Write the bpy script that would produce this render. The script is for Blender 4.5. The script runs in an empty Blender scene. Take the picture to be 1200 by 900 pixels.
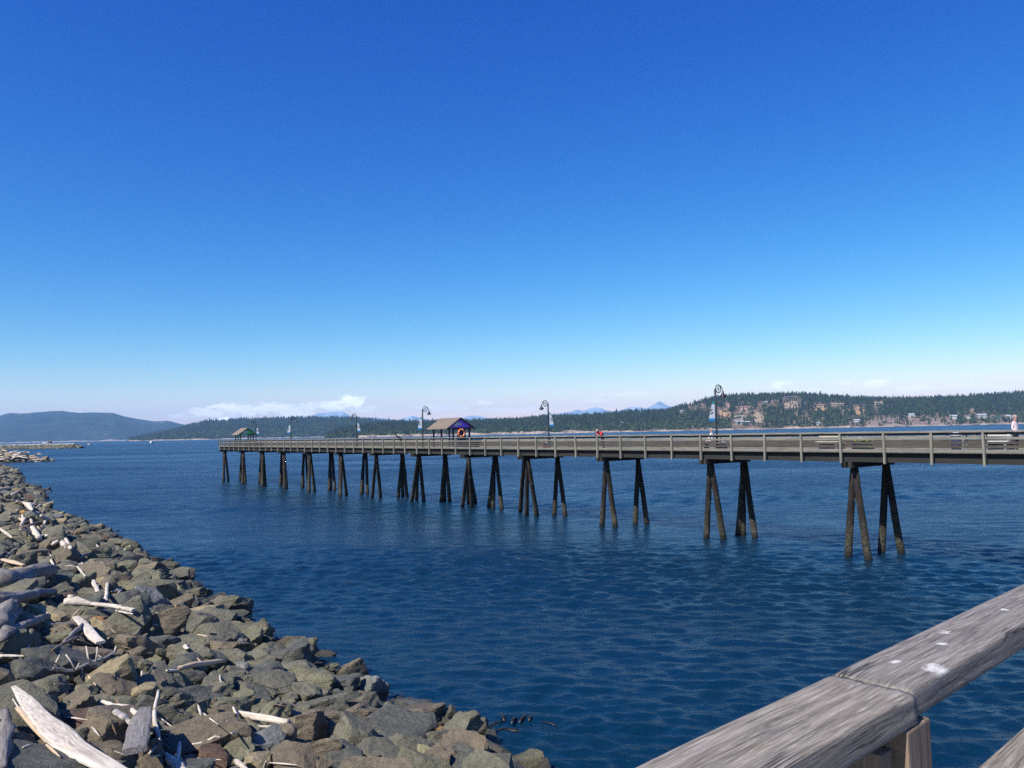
import bpy, bmesh, math, random
import numpy as np
from mathutils import Vector, Matrix, noise
from mathutils.bvhtree import BVHTree
random.seed(7); rng = np.random.default_rng(7)
S = bpy.context.scene; COL = S.collection
R = math.radians
# ------------------------------------------------------------------ camera
EYE = Vector((0, 0, 7.5)); F = 910.0
cam_d = bpy.data.cameras.new('camera'); cam = bpy.data.objects.new('camera', cam_d); COL.objects.link(cam)
cam_d.sensor_width = 36; cam_d.lens = 36 * F / 1200; cam_d.clip_start = 0.05; cam_d.clip_end = 120000
PITCH = math.atan(56.3 / F); ROLL = math.atan(.0203)
RM = Matrix.Rotation(R(90) + PITCH, 3, 'X') @ Matrix.Rotation(-ROLL, 3, 'Z')
cam.matrix_world = Matrix.Translation(EYE) @ RM.to_4x4()
S.camera = cam
def ray(px, py): return (RM @ Vector(((px - 600) / F, -(py - 450) / F, -1))).normalized()
def on_z(px, py, z):
    d = ray(px, py); return EYE + d * ((z - EYE.z) / d.z)
def at_depth(px, py, Y):
    d = ray(px, py); return EYE + d * (Y / d.y)
RI = RM.inverted()
def proj(p):
    q = RI @ (Vector(p) - EYE)
    if q.z > -0.01: return None
    return (600 + F * q.x / -q.z, 450 - F * q.y / -q.z)
# ------------------------------------------------------------------ tagging
def tag(o, label=None, cat=None, group=None, kind=None):
    if label: o['label'] = label
    if cat: o['category'] = cat
    if group: o['group'] = group
    if kind: o['kind'] = kind
    return o
def empty(name, loc=(0, 0, 0), rz=0, label=None, cat=None, group=None):
    o = bpy.data.objects.new(name, None); COL.objects.link(o)
    o.location = loc; o.rotation_euler = (0, 0, rz); o.empty_display_size = .2
    return tag(o, label, cat, group)
def link(name, me, mats, parent=None):
    for m in (mats if isinstance(mats, (list, tuple)) else [mats]): me.materials.append(m)
    o = bpy.data.objects.new(name, me); COL.objects.link(o)
    if parent: o.parent = parent
    return o
def np_mesh(name, V, Fc, mi=None, smooth=False):
    me = bpy.data.meshes.new(name); V = np.asarray(V, np.float32)
    Fc = np.asarray(Fc, np.int32); k = Fc.shape[1]
    me.vertices.add(len(V)); me.vertices.foreach_set('co', V.ravel())
    me.loops.add(Fc.size); me.loops.foreach_set('vertex_index', Fc.ravel())
    me.polygons.add(len(Fc)); me.polygons.foreach_set('loop_start', np.arange(0, Fc.size, k, dtype=np.int32))
    me.polygons.foreach_set('loop_total', np.full(len(Fc), k, np.int32))
    if mi is not None: me.polygons.foreach_set('material_index', np.asarray(mi, np.int32))
    me.polygons.foreach_set('use_smooth', np.full(len(Fc), smooth, bool))
    me.update(calc_edges=True); me.validate(); return me
class MB:
    def __init__(s): s.v = []; s.f = []; s.m = []
    def add(s, vs, fs, m=0):
        b = len(s.v); s.v += [tuple(v) for v in vs]; s.f += [tuple(i + b for i in f) for f in fs]; s.m += [m] * len(fs)
    def box(s, c, size, rot=None, m=0, taper=0):
        x, y, z = size[0] / 2, size[1] / 2, size[2] / 2; c = Vector(c); t = 1 - taper
        vs = [Vector(p) for p in ((-x, -y, -z), (x, -y, -z), (x, y, -z), (-x, y, -z), (-x*t, -y*t, z), (x*t, -y*t, z), (x*t, y*t, z), (-x*t, y*t, z))]
        if rot: vs = [rot @ v for v in vs]
        s.add([v + c for v in vs], [(0, 3, 2, 1), (4, 5, 6, 7), (0, 1, 5, 4), (1, 2, 6, 5), (2, 3, 7, 6), (3, 0, 4, 7)], m)
    def tube(s, pts, rads, n=8, m=0, sq=None, jit=0, up=None, ridge=0):
        pts = [Vector(p) for p in pts]; rings = []
        for i, p in enumerate(pts):
            t = (pts[min(i+1, len(pts)-1)] - pts[max(i-1, 0)]).normalized()
            u = up if up is not None else (Vector((0, 0, 1)) if abs(t.z) < .9 else Vector((1, 0, 0)))
            a = t.cross(u)
            if a.length < 1e-4: a = t.cross(Vector((0, 1, .1)))
            a.normalize(); b = a.cross(t)
            r = rads[i] if isinstance(rads, (list, tuple)) else rads
            rx, ry = r if isinstance(r, tuple) else (r, r)
            ring = []
            for k in range(n):
                an = 2 * math.pi * (k + .5) / n; c, sn = math.cos(an), math.sin(an)
                if sq: c = math.copysign(abs(c) ** sq, c); sn = math.copysign(abs(sn) ** sq, sn)
                j = 1 + random.uniform(-jit, jit) + (ridge*noise.noise(Vector((math.cos(an)*2.6, math.sin(an)*2.6, i*.22+pts[0].x))) if ridge else 0)
                ring.append(p + a * c * rx * j + b * sn * ry * j)
            rings.append(ring)
        vs = [v for r_ in rings for v in r_]; fs = []
        for i in range(len(rings) - 1):
            for k in range(n):
                fs.append((i*n+k, i*n+(k+1) % n, (i+1)*n+(k+1) % n, (i+1)*n+k))
        fs.append(tuple(range(n))[::-1]); fs.append(tuple((len(rings)-1)*n + k for k in range(n)))
        s.add(vs, fs, m)
    def lathe(s, prof, c=(0, 0, 0), n=16, m=0):
        c = Vector(c); vs = []; fs = []
        for r, z in prof:
            for k in range(n): vs.append(c + Vector((r*math.cos(2*math.pi*k/n), r*math.sin(2*math.pi*k/n), z)))
        for i in range(len(prof)-1):
            for k in range(n): fs.append((i*n+k, i*n+(k+1) % n, (i+1)*n+(k+1) % n, (i+1)*n+k))
        s.add(vs, fs, m)
    def prism(s, poly, h0, h1, m=0, plane='XZ'):
        n = len(poly)
        P = (lambda a, b, h: (a, h, b)) if plane == 'XZ' else ((lambda a, b, h: (h, a, b)) if plane == 'YZ' else (lambda a, b, h: (a, b, h)))
        vs = [P(a, b, h0) for a, b in poly] + [P(a, b, h1) for a, b in poly]
        s.add(vs, [tuple(range(n)), tuple(range(n, 2*n))[::-1]] + [(k, k+n, (k+1) % n + n, (k+1) % n) for k in range(n)], m)
    def build(s, name, mats, parent=None, smooth=False, bevel=0, loc=None):
        me = bpy.data.meshes.new(name); me.from_pydata([tuple(v) for v in s.v], [], s.f); me.update()
        bm = bmesh.new(); bm.from_mesh(me); bmesh.ops.recalc_face_normals(bm, faces=bm.faces)
        if bevel: bmesh.ops.bevel(bm, geom=bm.edges[:], offset=bevel, segments=2, affect='EDGES', profile=.6)
        bm.to_mesh(me); bm.free()
        if not bevel: me.polygons.foreach_set('material_index', s.m)
        me.polygons.foreach_set('use_smooth', [smooth] * len(me.polygons))
        o = link(name, me, mats, parent)
        if loc: o.location = loc
        return o
# ------------------------------------------------------------------ materials
def lin(c):
    return tuple(((v/255) / 12.92 if v/255 <= .04045 else ((v/255 + .055) / 1.055) ** 2.4) for v in c) + (1,)
class NT:
    def __init__(s, t): s.t = t; s.n = t.nodes; s.l = t.links
    def N(s, typ, **k):
        n = s.n.new(typ)
        ins = k.pop('ins', {})
        for a, b in k.items(): setattr(n, a, b)
        for a, b in ins.items(): s.put(n.inputs[a], b)
        return n
    def put(s, sock, v):
        if hasattr(v, 'is_output') or isinstance(v, bpy.types.NodeSocket): s.l.new(v, sock)
        elif isinstance(v, bpy.types.Node): s.l.new(v.outputs[0], sock)
        else: sock.default_value = v
    def math(s, op, a, b=0, c=None, clamp=False):
        n = s.n.new('ShaderNodeMath'); n.operation = op; n.use_clamp = clamp
        s.put(n.inputs[0], a); s.put(n.inputs[1], b)
        if c is not None: s.put(n.inputs[2], c)
        return n.outputs[0]
    def mix(s, f, a, b, bt='MIX'):
        n = s.n.new('ShaderNodeMix'); n.data_type = 'RGBA'; n.blend_type = bt
        s.put(n.inputs[0], f); s.put(n.inputs[6], a); s.put(n.inputs[7], b); return n.outputs[2]
    def noise(s, vec, scale, detail=4, rough=.55, dist=0):
        n = s.N('ShaderNodeTexNoise'); s.put(n.inputs['Vector'], vec)
        n.inputs['Scale'].default_value = scale; n.inputs['Detail'].default_value = detail
        n.inputs['Roughness'].default_value = rough; n.inputs['Distortion'].default_value = dist
        return n.outputs[0]
    def mapr(s, v, a, b, c=0, d=1, sm=False):
        n = s.n.new('ShaderNodeMapRange'); n.clamp = True
        if sm: n.interpolation_type = 'SMOOTHSTEP'
        s.put(n.inputs[0], v)
        for i, x in enumerate((a, b, c, d)): s.put(n.inputs[i+1], x)
        return n.outputs[0]
    def vscale(s, v, sc, off=None):
        n = s.n.new('ShaderNodeMapping'); s.put(n.inputs[0], v); n.inputs['Scale'].default_value = sc
        if off is not None: s.put(n.inputs['Location'], off)
        return n.outputs[0]
def new_mat(name):
    m = bpy.data.materials.new(name); m.use_nodes = True; t = NT(m.node_tree)
    b = m.node_tree.nodes['Principled BSDF']; return m, t, b
def simple(name, col, rough=.6, var=.12, scale=6, metal=0, bump=.0):
    m, t, b = new_mat(name); tc = t.N('ShaderNodeTexCoord').outputs['Object']
    n = t.noise(tc, scale, 5); c = Vector(col[:3])
    t.put(b.inputs['Base Color'], t.mix(n, tuple(c*(1-var*1.6))+(1,), tuple(c*(1+var))+(1,)))
    b.inputs['Roughness'].default_value = rough; b.inputs['Metallic'].default_value = metal
    if bump:
        bp = t.N('ShaderNodeBump'); bp.inputs['Strength'].default_value = .6; bp.inputs['Distance'].default_value = bump
        t.put(bp.inputs['Height'], t.noise(tc, scale*4, 5)); t.put(b.inputs['Normal'], bp.outputs[0])
    return m
def wood(name, dark, light, axis='X', scale=1.0, moss=None, bump=.004, blotch=.5):
    m, t, b = new_mat(name); tc = t.N('ShaderNodeTexCoord').outputs['Object']
    rnd = t.N('ShaderNodeObjectInfo').outputs['Random']
    off = t.N('ShaderNodeCombineXYZ', ins={0: t.math('MULTIPLY', rnd, 37.0), 1: t.math('MULTIPLY', rnd, 11.0), 2: t.math('MULTIPLY', rnd, 23.0)}).outputs[0]
    k = {'X': (1.2, 26, 26), 'Y': (26, 1.2, 26), 'Z': (26, 26, 1.2)}[axis]
    g = t.noise(t.vscale(tc, tuple(v*scale for v in k), off), 1.0, 8, .68, .3)
    k2 = {'X': (.5, 3, 3), 'Y': (3, .5, 3), 'Z': (3, 3, .5)}[axis]
    bl = t.noise(t.vscale(tc, tuple(v*scale for v in k2), off), 1.0, 4, .6)
    f = t.mapr(t.math('ADD', t.math('MULTIPLY', g, 1-blotch*.5), t.math('MULTIPLY', bl, blotch*.5)), .36, .64)
    col = t.mix(f, lin(dark), lin(light))
    col = t.mix(t.math('MULTIPLY', t.math('SUBTRACT', rnd, .5), .35), col, lin(dark))
    if moss:
        mo = t.mapr(t.noise(t.vscale(tc, (1, 1, 1), off), 2.3*scale, 6, .7), .56, .7)
        col = t.mix(t.math('MULTIPLY', mo, .7), col, lin(moss))
    t.put(b.inputs['Base Color'], col); b.inputs['Roughness'].default_value = .85
    bp = t.N('ShaderNodeBump'); bp.inputs['Strength'].default_value = .8; bp.inputs['Distance'].default_value = bump
    t.put(bp.inputs['Height'], g); t.put(b.inputs['Normal'], bp.outputs[0])
    return m
def rockmat(name, c1, c2, c3):
    c1, c2, c3 = [(c[0]*1.09, c[1]*1.09, c[2]*1.05) for c in (c1, c2, c3)]
    m, t, b = new_mat(name); tc = t.N('ShaderNodeTexCoord').outputs['Object']
    geo = t.N('ShaderNodeNewGeometry'); pos = geo.outputs['Position']
    rnd = t.N('ShaderNodeObjectInfo').outputs['Random']
    off = t.N('ShaderNodeCombineXYZ', ins={0: t.math('MULTIPLY', rnd, 57.0), 1: t.math('MULTIPLY', rnd, 31.0), 2: t.math('MULTIPLY', rnd, 13.0)}).outputs[0]
    v = t.vscale(pos, (1, 1, 1.35), off)
    a = t.noise(v, 1.1, 6, .62, .4); bb = t.noise(v, 5.0, 6, .7); sp = t.noise(v, 30, 5, .8); md = t.noise(v, 11, 5, .75)
    col = t.mix(t.mapr(a, .38, .62), lin(c1), lin(c2))
    col = t.mix(t.mapr(bb, .50, .68, 0, .85), col, lin(c3))
    col = t.mix(t.mapr(sp, .55, .75, 0, .55), col, lin(tuple(min(255, x*1.5+22) for x in c2)))
    col = t.mix(t.mapr(sp, .45, .28, 0, .65), col, lin(tuple(x*.5 for x in c1)))
    col = t.mix(t.mapr(md, .52, .66, 0, .5), col, lin(tuple(min(255, x*1.28+8) for x in c3))); col = t.mix(t.mapr(md, .47, .34, 0, .6), col, lin(tuple(x*.55 for x in c1)))
    z = t.N('ShaderNodeSeparateXYZ', ins={0: pos}).outputs[2]
    wet = t.mapr(t.math('ADD', z, t.math('MULTIPLY', bb, .6)), .95, .5)
    col = t.mix(t.math('MULTIPLY', wet, .8), col, lin((40, 37, 26)))
    t.put(b.inputs['Base Color'], col); t.put(b.inputs['Roughness'], t.mapr(wet, 0, 1, .88, .5))
    bp = t.N('ShaderNodeBump'); bp.inputs['Strength'].default_value = .9; bp.inputs['Distance'].default_value = .07
    vo = t.N('ShaderNodeTexVoronoi'); t.put(vo.inputs['Vector'], t.vscale(v, (1, 1, 2.2))); vo.inputs['Scale'].default_value = 3.2; vo.distance = 'CHEBYCHEV'
    h = t.math('ADD', t.math('ADD', bb, t.math('ADD', t.math('MULTIPLY', sp, .35), t.math('MULTIPLY', md, .7))), t.math('MULTIPLY', vo.outputs['Distance'], .9))
    t.put(bp.inputs['Height'], h); t.put(b.inputs['Normal'], bp.outputs[0])
    return m
ROCKS = {
 'grey-green': rockmat('rock_grey_green', (84, 82, 72), (106, 103, 90), (90, 84, 70)),
 'dark grey': rockmat('rock_dark_grey', (64, 65, 63), (86, 87, 82), (76, 73, 66)),
 'olive': rockmat('rock_olive', (92, 90, 74), (114, 111, 90), (86, 79, 64)),
 'brown': rockmat('rock_brown', (92, 82, 70), (112, 101, 85), (84, 80, 71)),
 'tan': rockmat('rock_tan', (120, 107, 84), (144, 131, 104), (100, 92, 76)),
 'rusty': rockmat('rock_rusty', (74, 56, 46), (104, 80, 64), (60, 52, 46)),
 'speckled grey': rockmat('rock_speckled', (96, 96, 94), (128, 126, 124), (74, 76, 72)),
 'yellowish': rockmat('rock_yellowish', (128, 123, 96), (152, 146, 116), (102, 98, 78)),
 'orange': rockmat('rock_orange', (168, 118, 64), (190, 146, 90), (130, 108, 76)),
}
RN = list(ROCKS)
M = dict(
 rail=wood('weathered_grey_timber', (86, 84, 78), (146, 143, 132), 'X', 1, (104, 104, 84)),
 raildark=wood('weathered_brown_timber_shaded', (46, 42, 38), (92, 84, 74), 'X', 1, (96, 92, 76)),  # brown side rails, darkened: shade between the rails is put into the colour
 post=wood('weathered_post_timber', (90, 89, 80), (152, 149, 136), 'Z', 1, (118, 118, 96)),
 deck=wood('deck_timber', (76, 72, 66), (116, 110, 100), 'Y', .8),
 beam=wood('creosoted_beam', (28, 27, 25), (50, 48, 44), 'X', .8),
 hand=wood('handrail_timber', (112, 102, 96), (196, 186, 176), 'X', 1.9, (128, 130, 100), .0035, .8),
 handpost=wood('handrail_post_timber', (98, 80, 66), (160, 138, 116), 'Z', 1.8, None, .002),
 drift=wood('bleached_driftwood', (150, 136, 120), (226, 216, 200), 'X', 1.5, None, .006),
 driftgrey=wood('grey_driftwood', (84, 79, 76), (150, 143, 137), 'X', 1.2, None, .03),
 drifttan=wood('tan_driftwood', (170, 144, 116), (214, 192, 164), 'X', 1.5, None, .006),
 driftbrown=wood('brown_driftwood', (104, 86, 70), (140, 120, 100), 'X', 1.5, None, .006),
 iron=simple('rusty_iron', (.10, .06, .045), .8), black=simple('black_lamp_paint', (.012, .014, .018), .4, .1),
 shingle=wood('cedar_shingle', (88, 78, 70), (150, 134, 118), 'Y', .5), purple=simple('purple_paint', (.30, .15, .80), .6, .08),
 dpurple=simple('dark_purple_trim', (.02, .012, .06), .5), green=simple('green_paint', (.12, .50, .13), .6, .08),
 dgreen=simple('dark_green_trim', (.012, .06, .03), .5), white=simple('white_paint', (.62, .62, .60), .5, .05),
 cream=simple('cream_paint', (.50, .46, .35), .6, .08), orange=simple('orange_plastic', (.75, .17, .03), .45, .05),
 teal=simple('teal_cloth', (.02, .30, .26), .8, .05), blue=simple('blue_cloth', (.02, .22, .55), .8, .05), cloth=simple('white_cloth', (.80, .82, .84), .8, .04),
 glass=simple('dark_window_glass', (.03, .04, .05), .15, .05), lampglass=simple('frosted_glass', (.6, .6, .55), .4, .05),
 droppings=simple('bird_droppings', (.66, .66, .62), .8, .25, 60, bump=.002),
 skin=simple('skin', (.50, .26, .19), .6, .06), pink=simple('pale_pink_shirt', (.68, .55, .56), .85, .06), red=simple('red_shirt', (.60, .04, .05), .85, .08),
 navy=simple('navy_cloth', (.02, .025, .06), .9), greyhair=simple('grey_hair', (.34, .26, .22), .9), whiteshirt=simple('white_shirt', (.78, .76, .76), .85, .05),
 darkhair=simple('dark_cap', (.02, .02, .022), .9), hullred=simple('dark_hull_paint', (.03, .035, .05), .5), steel=simple('grey_metal', (.25, .26, .28), .4, .1, 8, .4),
 yellow=simple('yellow_flowers', (.62, .52, .12), .8, .3, 20), planter=simple('planter_boards', (.30, .28, .22), .85, .2), leaf=simple('planter_leaves', (.07, .12, .04), .8, .3, 20),
 kelp=simple('brown_kelp', (.022, .016, .008), .35, .4, 8), barnacle=simple('barnacle', (.30, .29, .22), .9, .3, 40, bump=.01),
)
def cloth(name, col):
    m = bpy.data.materials.new(name); m.use_nodes = True; t = NT(m.node_tree); t.n.clear()
    o = t.N('ShaderNodeOutputMaterial'); a = t.N('ShaderNodeBsdfDiffuse'); b = t.N('ShaderNodeBsdfTranslucent'); tc = t.N('ShaderNodeTexCoord').outputs['Object']
    c = t.mix(t.noise(tc, 9, 3), tuple(x*.9 for x in col)+(1,), col+(1,)); t.put(a.inputs[0], c); t.put(b.inputs[0], c)
    mx = t.N('ShaderNodeMixShader'); mx.inputs[0].default_value = .5; t.l.new(a.outputs[0], mx.inputs[1]); t.l.new(b.outputs[0], mx.inputs[2]); t.l.new(mx.outputs[0], o.inputs[0]); return m
M['cloth'] = cloth('white_banner_cloth', (.92, .92, .92)); M['teal'] = cloth('teal_banner_cloth', (.05, .52, .45)); M['blue'] = cloth('blue_banner_cloth', (.04, .38, .72))
def pile_mat():
    m, t, b = new_mat('old_pile_timber'); tc = t.N('ShaderNodeTexCoord').outputs['Object']
    pos = t.N('ShaderNodeNewGeometry').outputs['Position']; z = t.N('ShaderNodeSeparateXYZ', ins={0: pos}).outputs[2]
    rnd = t.N('ShaderNodeObjectInfo').outputs['Random']
    g = t.noise(t.vscale(pos, (14, 14, .9)), 1, 7, .7, .2); bl = t.noise(t.vscale(pos, (1.6, 1.6, .6)), 1.3, 5, .65)
    col = t.mix(t.mapr(g, .35, .65), lin((18, 15, 13)), lin((52, 44, 38)))
    col = t.mix(t.mapr(bl, .57, .68, 0, .7), col, lin((112, 100, 88)))
    col = t.mix(t.mapr(bl, .50, .36, 0, .9), col, lin((14, 13, 14)))
    low = t.mapr(t.math('ADD', z, t.math('MULTIPLY', bl, 1.6)), 3.2, 1.6)
    sp = t.noise(pos, 9, 5, .8)
    col = t.mix(t.math('MULTIPLY', low, t.mapr(sp, .46, .6)), col, lin((86, 84, 66)))
    wet = t.mapr(t.math('ADD', z, t.math('MULTIPLY', sp, .5)), .75, .35)
    col = t.mix(wet, col, lin((20, 20, 16)))
    t.put(b.inputs['Base Color'], col); b.inputs['Roughness'].default_value = .85
    bp = t.N('ShaderNodeBump'); bp.inputs['Strength'].default_value = .9; bp.inputs['Distance'].default_value = .03
    t.put(bp.inputs['Height'], t.math('ADD', g, sp)); t.put(b.inputs['Normal'], bp.outputs[0]); return m
M['pile'] = pile_mat()
# ------------------------------------------------------------------ light + sky
SUN = Vector((-.67, -.74, 0)).normalized() * math.cos(R(47)) + Vector((0, 0, math.sin(R(47))))
sd = bpy.data.lights.new('sun', 'SUN'); so = bpy.data.objects.new('sun', sd); COL.objects.link(so)
sd.energy = 4.5; sd.angle = R(.5); sd.color = (1, .95, .87); so.rotation_euler = SUN.to_track_quat('Z', 'Y').to_euler()
W = bpy.data.worlds.new('World'); S.world = W; W.use_nodes = True
w = NT(W.node_tree); bg = W.node_tree.nodes['Background']
sky = w.N('ShaderNodeTexSky'); sky.sky_type = 'NISHITA'; sky.sun_disc = False
sky.sun_elevation = R(47); sky.sun_rotation = math.atan2(SUN.x, SUN.y); sky.altitude = 300; sky.air_density = 1.0; sky.dust_density = .4; sky.ozone_density = 3.5
hs = w.N('ShaderNodeHueSaturation'); hs.inputs['Saturation'].default_value = 1.25; w.put(hs.inputs['Color'], sky.outputs[0])
tcw = w.N('ShaderNodeTexCoord').outputs['Generated']; sx = w.N('ShaderNodeSeparateXYZ', ins={0: tcw})
az = w.math('ARCTAN2', sx.outputs[0], sx.outputs[1]); el = w.math('ARCSINE', sx.outputs[2])
CL = [(248,484,26,7,.9),(275,480,34,9,1),(308,478,26,8,.9),(345,482,24,8,.9),(362,477,16,6,.8),(392,474,22,8,1.1),(412,471,20,9,1.25),(432,480,30,6,.5),(520,478,40,4,.35),(568,472,14,4,.45),(600,480,50,4,.3),(735,462,34,4,.3),
      (916,451,15,6,.75),(990,449,12,3,.4),(1030,449,16,5,.7),(1077,455,26,5,.65),(1130,452,26,4,.5),(1160,456,26,4,.5),(960,458,60,4,.3),(215,488,20,5,.5),(700,470,26,3,.3)]
acc = 0.0
sp_ = w.N('ShaderNodeSeparateColor', ins={0: hs.outputs[0]})
skyc = w.N('ShaderNodeCombineColor', ins={0: w.math('MULTIPLY', w.math('POWER', sp_.outputs[0], 1.9), .300), 1: w.math('MULTIPLY', w.math('POWER', sp_.outputs[1], 1.42), .480), 2: w.math('MULTIPLY', w.math('POWER', sp_.outputs[2], .80), 1.435)}).outputs[0]
wv = w.vscale(tcw, (1, 1, 2.2)); wn = w.noise(wv, 34, 6, .62); wn2 = w.noise(wv, 110, 5, .68)
nz = w.math('ADD', w.math('MULTIPLY', w.math('SUBTRACT', wn, .5), 3.6), w.math('MULTIPLY', w.math('SUBTRACT', wn2, .5), 2.2))
for px, py, wx, wy, st in CL:
    d = ray(px, py); a0 = math.atan2(d.x, d.y); e0 = math.asin(d.z)
    dx = w.math('MULTIPLY', w.math('SUBTRACT', az, a0), F / wx / 1.0); dy = w.math('MULTIPLY', w.math('SUBTRACT', el, e0), F / wy)
    q = w.math('ADD', w.math('MULTIPLY', dx, dx), w.math('MULTIPLY', dy, dy))
    mk = w.math('MULTIPLY', w.mapr(w.math('ADD', w.math('SUBTRACT', 1.0, q), nz), 0, 1.0, 0, 1, True), st * .8)
    acc = mk if isinstance(acc, float) else w.math('MAXIMUM', acc, mk)
acc = w.math('MINIMUM', acc, .92)
final = w.mix(acc, skyc, (10.5, 10.7, 11.2, 1))
w.put(bg.inputs['Color'], final); bg.inputs['Strength'].default_value = .10
S.view_settings.view_transform = 'Standard'; S.view_settings.look = 'None'; S.view_settings.gamma = 1; S.view_settings.exposure = .6
# ------------------------------------------------------------------ water
def water():
    azs = np.concatenate([np.radians(np.linspace(-44, 44, 600)), np.radians(np.linspace(44, 316, 60))[1:-1]])
    rs = np.concatenate([np.geomspace(4, 2600, 1500), np.geomspace(2600, 20800, 60)[1:]])
    A_, R_ = np.meshgrid(azs, rs); X = (R_*np.sin(A_)).ravel(); Y = (R_*np.cos(A_)).ravel(); RR = R_.ravel(); Z = np.zeros_like(X)
    g = np.random.default_rng(3); fade = np.clip((np.radians(48) - np.abs(((A_.ravel()+np.pi) % (2*np.pi))-np.pi))*12, 0, 1)
    # gusty patches of rougher and calmer water
    pat = np.zeros_like(X)
    for q in range(14):
        l_ = g.uniform(14, 90); a_ = g.uniform(-.6, .6)+.25; pat += np.cos((X*np.sin(a_)*.5+Y*np.cos(a_)*1.3)*2*np.pi/l_ + g.uniform(0, 6.28))
    pat = .95 + .19*pat
    var0 = 0.0; var1 = np.zeros_like(X)
    for q in range(100):
        lam = math.exp(g.uniform(math.log(.13), math.log(2.4))); th = g.normal(.14, .30) if g.random() < .7 else g.normal(.1, .8); k_ = 2*np.pi/lam
        amp = .037/k_*(1.0 if lam < .8 else .8/lam)**.9
        sp = np.maximum(.0044, .0026)*RR; att = np.clip((lam/sp-2.2)/2.5, 0, 1)
        ph = (X*np.sin(th)+Y*np.cos(th))*k_ + g.uniform(0, 6.28); Z += amp*att*(np.cos(ph) + .08*np.cos(2*ph)); var0 += (amp*k_)**2/2; var1 += (amp*k_*att)**2/2
    Z *= fade*np.clip(pat, .30, 1.6)
    n = len(azs); V = np.stack([X, Y, Z], 1).astype(np.float32); m_ = len(rs)
    I = np.arange(m_-1)[:, None]*n + np.arange(n)[None, :]; J = np.arange(m_-1)[:, None]*n + ((np.arange(n)+1) % n)[None, :]
    Fq = np.stack([I, I+n, J+n, J], -1).reshape(-1, 4)
    me = bpy.data.meshes.new('water'); me.vertices.add(len(V)+0); me.vertices.foreach_set('co', V.ravel()); me.loops.add(Fq.size); me.loops.foreach_set('vertex_index', Fq.astype(np.int32).ravel())
    me.polygons.add(len(Fq)); me.polygons.foreach_set('loop_start', np.arange(0, Fq.size, 4, dtype=np.int32)); me.polygons.foreach_set('loop_total', np.full(len(Fq), 4, np.int32)); me.polygons.foreach_set('use_smooth', np.ones(len(Fq), bool)); me.update(calc_edges=True)
    # waves finer than the mesh at its far reaches become surface roughness
    al = np.sqrt(.03**2 + 0.7*np.clip(var0 - var1*fade**2, 0, None)); at = me.attributes.new('fine_waves', 'FLOAT', 'POINT'); at.data.foreach_set('value', np.sqrt(al).astype(np.float32)); print('rough', np.sqrt(al).min(), np.sqrt(al).max(), 'slope', math.sqrt(var0))
    m, t, b = new_mat('sea_water'); pos = t.N('ShaderNodeNewGeometry').outputs['Position']
    def rot(a, sc):
        mp = t.n.new('ShaderNodeMapping'); t.put(mp.inputs[0], pos); mp.inputs['Rotation'].default_value = (0, 0, R(a)); mp.inputs['Scale'].default_value = sc; return mp.outputs[0]
    n1 = t.noise(rot(12, (.10, .26, 1)), 1, 3, .5, .3)
    n2 = t.noise(rot(-8, (1.1, 2.7, 1)), 1, 4, .55, .5)
    n3 = t.noise(rot(25, (3.2, 7.0, 1)), 1, 4, .6, .4)
    slick = t.mapr(t.noise(rot(-20, (.006, .022, 1)), 1, 5, .6, 1.2), .34, .60, .5, 1.0)
    h = t.math('ADD', t.math('MULTIPLY', n2, .15), t.math('MULTIPLY', n3, .05))
    bp = t.N('ShaderNodeBump'); bp.inputs['Distance'].default_value = 1.0; t.put(bp.inputs['Strength'], slick); t.put(bp.inputs['Height'], h)
    col = t.mix(t.noise(pos, .03, 3), (.0014, .021, .036, 1), (.0012, .016, .044, 1))
    t.put(b.inputs['Base Color'], col); fw = t.N('ShaderNodeAttribute', attribute_name='fine_waves').outputs['Fac']; cat = t.math('ADD', t.math('MULTIPLY', t.noise(rot(5, (.22, .7, 1)), 1, 5, .7), .6), t.math('MULTIPLY', t.noise(rot(-14, (1.1, 2.4, 1)), 1, 3, .6), .4))
    t.put(b.inputs['Roughness'], t.math('MULTIPLY', t.math('MULTIPLY', fw, t.mapr(slick, .5, 1, .70, 1.0)), t.mapr(cat, .40, .60, .62, 1.12))); b.inputs['IOR'].default_value = 1.45; t.put(b.inputs['Normal'], bp.outputs[0])
    tag(link('sea_water', me, m), kind='structure')
water()
# ------------------------------------------------------------------ haze
def haze():
    mb = MB(); mb.box((0, 0, 340), (43000, 43000, 740)); o = mb.build('haze', [])
    m = bpy.data.materials.new('haze_air'); m.use_nodes = True; t = m.node_tree; t.nodes.clear()
    out = t.nodes.new('ShaderNodeOutputMaterial'); v = t.nodes.new('ShaderNodeVolumePrincipled')
    v.inputs['Color'].default_value = (.36, .64, 1, 1); v.inputs['Density'].default_value = 4.8e-5; v.inputs['Anisotropy'].default_value = .0
    t.links.new(v.outputs[0], out.inputs['Volume']); o.data.materials.append(m); tag(o, kind='stuff')
haze()
S.cycles.volume_bounces = 2
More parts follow.
